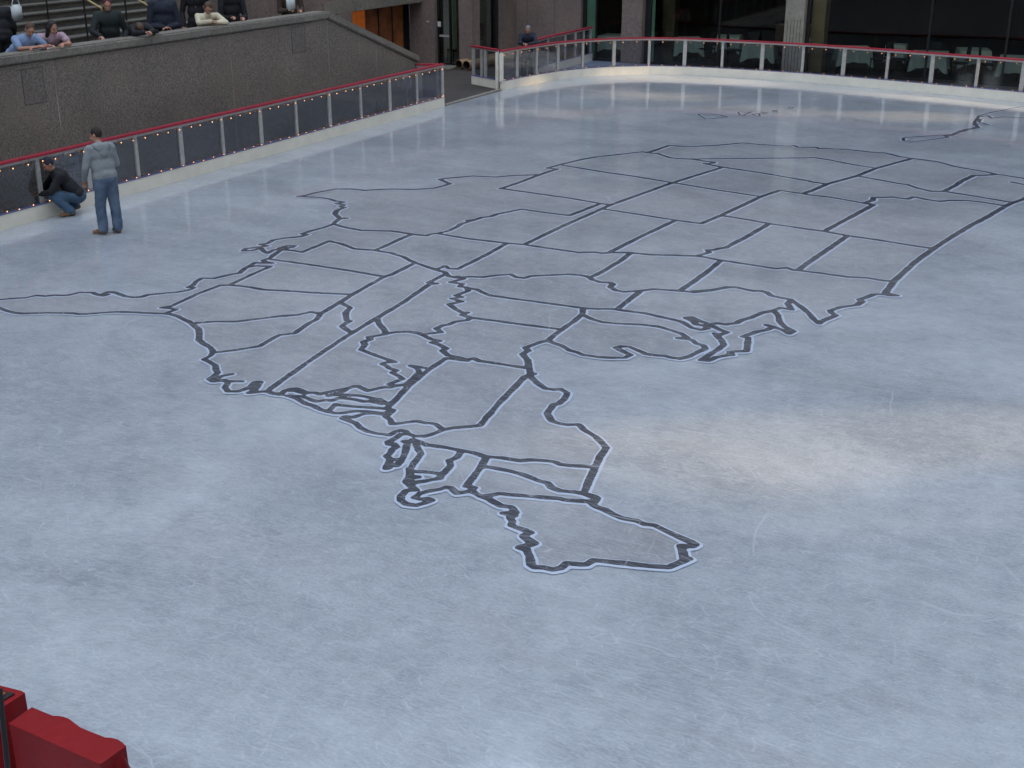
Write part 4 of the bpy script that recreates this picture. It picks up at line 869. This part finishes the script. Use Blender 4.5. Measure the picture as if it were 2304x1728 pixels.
def stand(lean=0., headturn=(1, 0, 0), arms='down', hgt=1.0, leanlat=0.):
    s = hgt
    J = dict(pelvis=(0, 0, .95), chest=(.03 + lean * .35, leanlat, 1.33 - abs(lean) * .10), neck=(.04 + lean * .5, leanlat * 1.2, 1.50 - abs(lean) * .18), head=(.08 + lean * .66, leanlat * 1.3, 1.635 - abs(lean) * .24),
             hiL=(0, .09, .90), hiR=(0, -.09, .90), knL=(.03, .11, .50), knR=(.02, -.11, .50), anL=(-.02, .13, .085), anR=(-.03, -.12, .085))
    c = J['chest']
    J['shL'] = (c[0], c[1] + .185, c[2] + .09); J['shR'] = (c[0], c[1] - .185, c[2] + .09)
    J['elL'] = (c[0] - .03, c[1] + .25, c[2] - .20); J['elR'] = (c[0] - .03, c[1] - .25, c[2] - .20)
    J['haL'] = (c[0] + .08, c[1] + .24, c[2] - .44); J['haR'] = (c[0] + .08, c[1] - .24, c[2] - .44)
    J['face'] = headturn
    return {k: (tuple(q * s for q in v) if k != 'face' else v) for k, v in J.items()}
BLACK = mat('black_cloth', (.006, .007, .010), .8, var=.3); NAVY = mat('navy_cloth', (.012, .017, .032), .8, var=.3); DGREEN = mat('dark_green_black_cloth', (.010, .017, .017), .8, var=.3)
HOODIE = mat('grey_blue_fleece', (.24, .265, .275), .9, var=.14, vscale=6, bump=.2, bscale=60); JEANS = mat('blue_denim', (.045, .08, .145), .85, col2=(.15, .20, .27), vscale=4, bump=.2, bscale=90)
JEANS2 = mat('mid_blue_denim', (.05, .10, .16), .85, var=.3, vscale=4); BOOT = mat('tan_boot', (.20, .10, .045), .6, var=.25, vscale=12)
BLUE = mat('light_blue_cotton', (.20, .28, .44), .85, var=.12); PINK = mat('pink_cotton', (.40, .28, .33), .85, var=.2, vscale=14); CREAM = mat('cream_cloth', (.60, .54, .40), .85, var=.12, vscale=5)
BROWN = mat('brown_cloth', (.055, .035, .025), .85, var=.3); WHITEC = mat('white_cloth', (.6, .66, .66), .8, var=.1)
HB = mat('dark_brown_hair', (.014, .009, .006), .7, var=.4, vscale=40); HG = mat('grey_hair', (.22, .21, .20), .7, var=.3, vscale=40); HL = mat('light_brown_hair', (.09, .055, .035), .7, var=.4, vscale=40); HBK = mat('black_hair', (.012, .010, .010), .6, var=.3, vscale=40)
KEYM = mat('silver_metal', (.4, .4, .42), .3, .8)

# 1 standing man in hooded top on the ice
J = stand(.12, (.55, .62, -.55)); J.update(knL=(.05, .12, .48), anL=(.02, .13, .085), anR=(-.05, -.10, .085), knR=(0, -.11, .49), elL=(.08, .29, 1.12), haL=(.25, .25, .90), hdL=(.4, -.1, -.8), elR=(.10, -.27, 1.12), haR=(.27, -.12, 1.0), hdR=(.8, .5, -.2), toL=(.9, .5, -.03), toR=(1, -.1, -.03))
person('man standing on the ice in a grey hooded top and blue jeans', (-15.45, 15.18, 0), rad(163), J, HOODIE, JEANS, HB, BOOT, hood=True, girth=1.14)
# 2 crouching man
J = dict(pelvis=(-.14, 0, .33), chest=(.10, .02, .66), neck=(.20, .02, .80), head=(.28, .03, .91), face=(.8, .25, -.55), shL=(.14, .20, .72), shR=(.14, -.18, .72), elL=(.33, .27, .48), elR=(.36, -.2, .48), haL=(.48, .10, .42), haR=(.49, -.05, .45),
         hiL=(-.10, .10, .32), hiR=(-.10, -.10, .32), knL=(.30, .2, .40), knR=(.22, -.2, .30), anL=(.02, .16, .09), anR=(-.12, -.15, .12), toL=(1, .2, -.02), toR=(1, -.2, -.3))
J['hdL'] = (.8, -.4, -.2); J['hdR'] = (.9, .2, -.2)
person('man crouching at the fence post in a black top, jeans and a dark knitted cap', (-17.06, 15.86, 0), rad(-126), J, BLACK, JEANS2, HB, BOOT, hat=NAVY, girth=1.08)
# 3 man behind the curved fence
J = stand(.35, (.95, -.2, -.35), hgt=.97); J.update(elL=(.36, .27, 1.13), haL=(.48, .02, 1.12), elR=(.36, -.24, 1.13), haR=(.52, -.10, 1.14), hdL=(.3, -1, 0), hdR=(.9, .4, -.1))
person('grey haired man in a dark jacket leaning on the rail of the curved fence', (-17.5, 34.6, 0), rad(-62), J, NAVY, BLACK, HG, girth=1.05)
# people along the coping; each stands on the walkway, 1.07 m below the coping
def leaner(px_, label, X, yaw, J, *a, **k):
    _, Y, Z = atX(px_[0], px_[1], X); return person(label, (X, Y, FLZ), yaw, J, *a, **k)
J = stand(1.0, (.85, -.35, -.4)); J.update(pelvis=(-.12, 0, .93), hiL=(-.12, .09, .88), hiR=(-.12, -.09, .88), chest=(.20, 0, 1.18), neck=(.33, 0, 1.31), head=(.42, -.01, 1.42), shL=(.24, .2, 1.25), shR=(.24, -.2, 1.25), elL=(.47, .25, 1.125), elR=(.44, -.28, 1.125), haL=(.52, -.02, 1.13), haR=(.55, .05, 1.13), hdL=(.1, -1, 0), hdR=(.1, 1, 0))
leaner((38, 92), 'man in a light blue shirt leaning with folded arms on the coping', -18.45, rad(-6), dict(J), BLUE, JEANS, HL, sleeve=.75, girth=1.1)
J2 = dict(J); J2.update(face=(.8, .3, -.3), haL=(.50, .10, 1.13), haR=(.52, -.12, 1.12), hdL=(.9, -.3, 0), hdR=(.9, .3, 0), head=(.38, .0, 1.41))
def booklet(t, V, R, hp): 
    o = obj('booklet', B(.50, .70, -.12, .10, 1.085, 1.095), WHITEC, t)
leaner((104, 80), 'woman with dark shoulder length hair in a pink top leaning on the coping', -18.38, rad(-25), J2, PINK, BLACK, HBK, sleeve=.6, hair_len=.17, girth=.86)
J3 = stand(.15, (.95, -.1, -.3), hgt=1.05); J3.update(elR=(.22, -.33, 1.2), haR=(.34, -.20, 1.12), elL=(.0, .32, 1.18), haL=(.15, .25, 1.0), hdR=(.9, .2, -.3))
leaner((244, 60), 'man in a long dark green coat standing with one hand on the coping', -18.42, rad(-38), J3, DGREEN, BLACK, HBK, hat=mat('dark_red_cap', (.10, .02, .03), .8), girth=1.12)
J4 = stand(1.0, (.9, -.1, -.6)); J4.update(pelvis=(-.16, .12, .93), hiL=(-.16, .2, .88), hiR=(-.16, .03, .88), chest=(.14, .03, 1.15), neck=(.26, -.03, 1.17), head=(.36, -.07, 1.20), shL=(.18, .2, 1.22), shR=(.2, -.15, 1.2), elL=(.42, .2, 1.13), elR=(.44, -.25, 1.13), haL=(.66, -.06, 1.16), haR=(.68, -.16, 1.16), hdL=(.7, -.7, .1), hdR=(.8, .3, .1))
def camera_(t, V, R, hp):
    pass
leaner((298, 74), 'bending man in a black jacket holding a small camera over the coping', -18.38, rad(-12), J4, BLACK, BLACK, HL, girth=1.0)
p_ = bpy.context.scene.collection
J5 = stand(.0, (.9, -.3, -.3), hgt=1.1); J5.update(haL=(.22, .03, 1.12), haR=(.22, -.03, 1.12), elL=(.05, .30, 1.15), elR=(.05, -.30, 1.15), hdL=(.4, -1, 0), hdR=(.4, 1, 0))
leaner((368, 50), 'person in a black coat with hands in front, upper face cut by the top edge', -18.5, rad(-35), J5, NAVY, BLACK, HBK, girth=1.2)
J6 = dict(J); J6.update(face=(.85, -.2, -.35), chest=(.18, -.03, 1.16), elL=(.42, .34, 1.13), haL=(.40, .12, 1.13), haR=(.50, .02, 1.17), elR=(.42, -.22, 1.13), hdR=(.2, .9, .1), hdL=(.3, -1, 0))
leaner((462, 45), 'woman in a cream jacket leaning with one elbow on the coping', -18.42, rad(-38), J6, CREAM, BLACK, HL, girth=.95)
J7 = stand(.0, (1, 0, -.3), hgt=1.12); J7.update(elL=(.1, .28, 1.12), haL=(.34, .12, 1.14), elR=(.1, -.28, 1.12), haR=(.34, -.10, 1.16), hdL=(.9, -.2, 0), hdR=(.9, -.1, .1))
leaner((520, 25), 'person in a black coat and white shirt beside the cream jacket, head out of frame', -18.5, rad(-30), J7, BLACK, BLACK, HBK, girth=1.1)
leaner((440, 25), 'person in black standing close behind the cream jacket, head out of frame', -18.95, rad(-45), stand(.0, hgt=1.12), BLACK, BLACK, HBK, girth=1.0)
leaner((650, 10), 'person in a brown coat with a white bag at the end of the level coping', -18.5, rad(-30), J7, BROWN, BLACK, HBK, girth=1.05)
_, Y, Z = atX(72, 30, -19.6)
person('person in black climbing the steps with a white bag, head out of frame', (-20.1, 17.55, FLZ + .15), rad(150), stand(.2), BLACK, BLACK, HBK, girth=1.1)
def bag(label, loc, s=1., strap=True):
    t = thing('bag', label, 'bag', loc); bm = bmesh.new(); box(bm, -.06 * s, .06 * s, -.15 * s, .15 * s, 0, .36 * s); 
    bmesh.ops.bevel(bm, geom=list(bm.edges), offset=.045 * s, segments=3, affect='EDGES'); obj('pouch', bm, WHITEC, t, True)
    bm = bmesh.new(); pts = [Vector((0, .11 * s * math.cos(a), .34 * s + .16 * s * math.sin(a))) for a in [math.pi * k / 10 for k in range(11)]]
    for a, b in zip(pts, pts[1:]): bar(bm, a, b, .008, seg=6)
    obj('handle', bm, WHITEC, t); return t
bag('white shopping bag held by the person in black on the steps', (*[v for v in atX(40, 44, -19.75)[:2]], atX(40, 46, -19.75)[2]), .8)
bag('white bag slung in front of the brown coat at the end of the coping', atX(655, 24, -18.2), .9)
t = thing('camera', 'small black camera held out over the coping by the bending man', 'camera', atX(351, 71, -17.85)); obj('camera_body', B(-.02, .02, -.06, .06, -.035, .035, bev=.006), DK, t); obj('lens', bar(bmesh.new(), (.02, 0, 0), (.05, 0, 0), .025), DARK, t)
bx, by, _ = atX(106, 112, -17.98)
o = obj('booklet', box(bmesh.new(), -.09, .09, -.12, .12, 0, .008), WHITEC); o.location = (bx, by, 2.73); tag(o, 'open white leaflet lying on the coping in front of the woman in pink', 'leaflet')
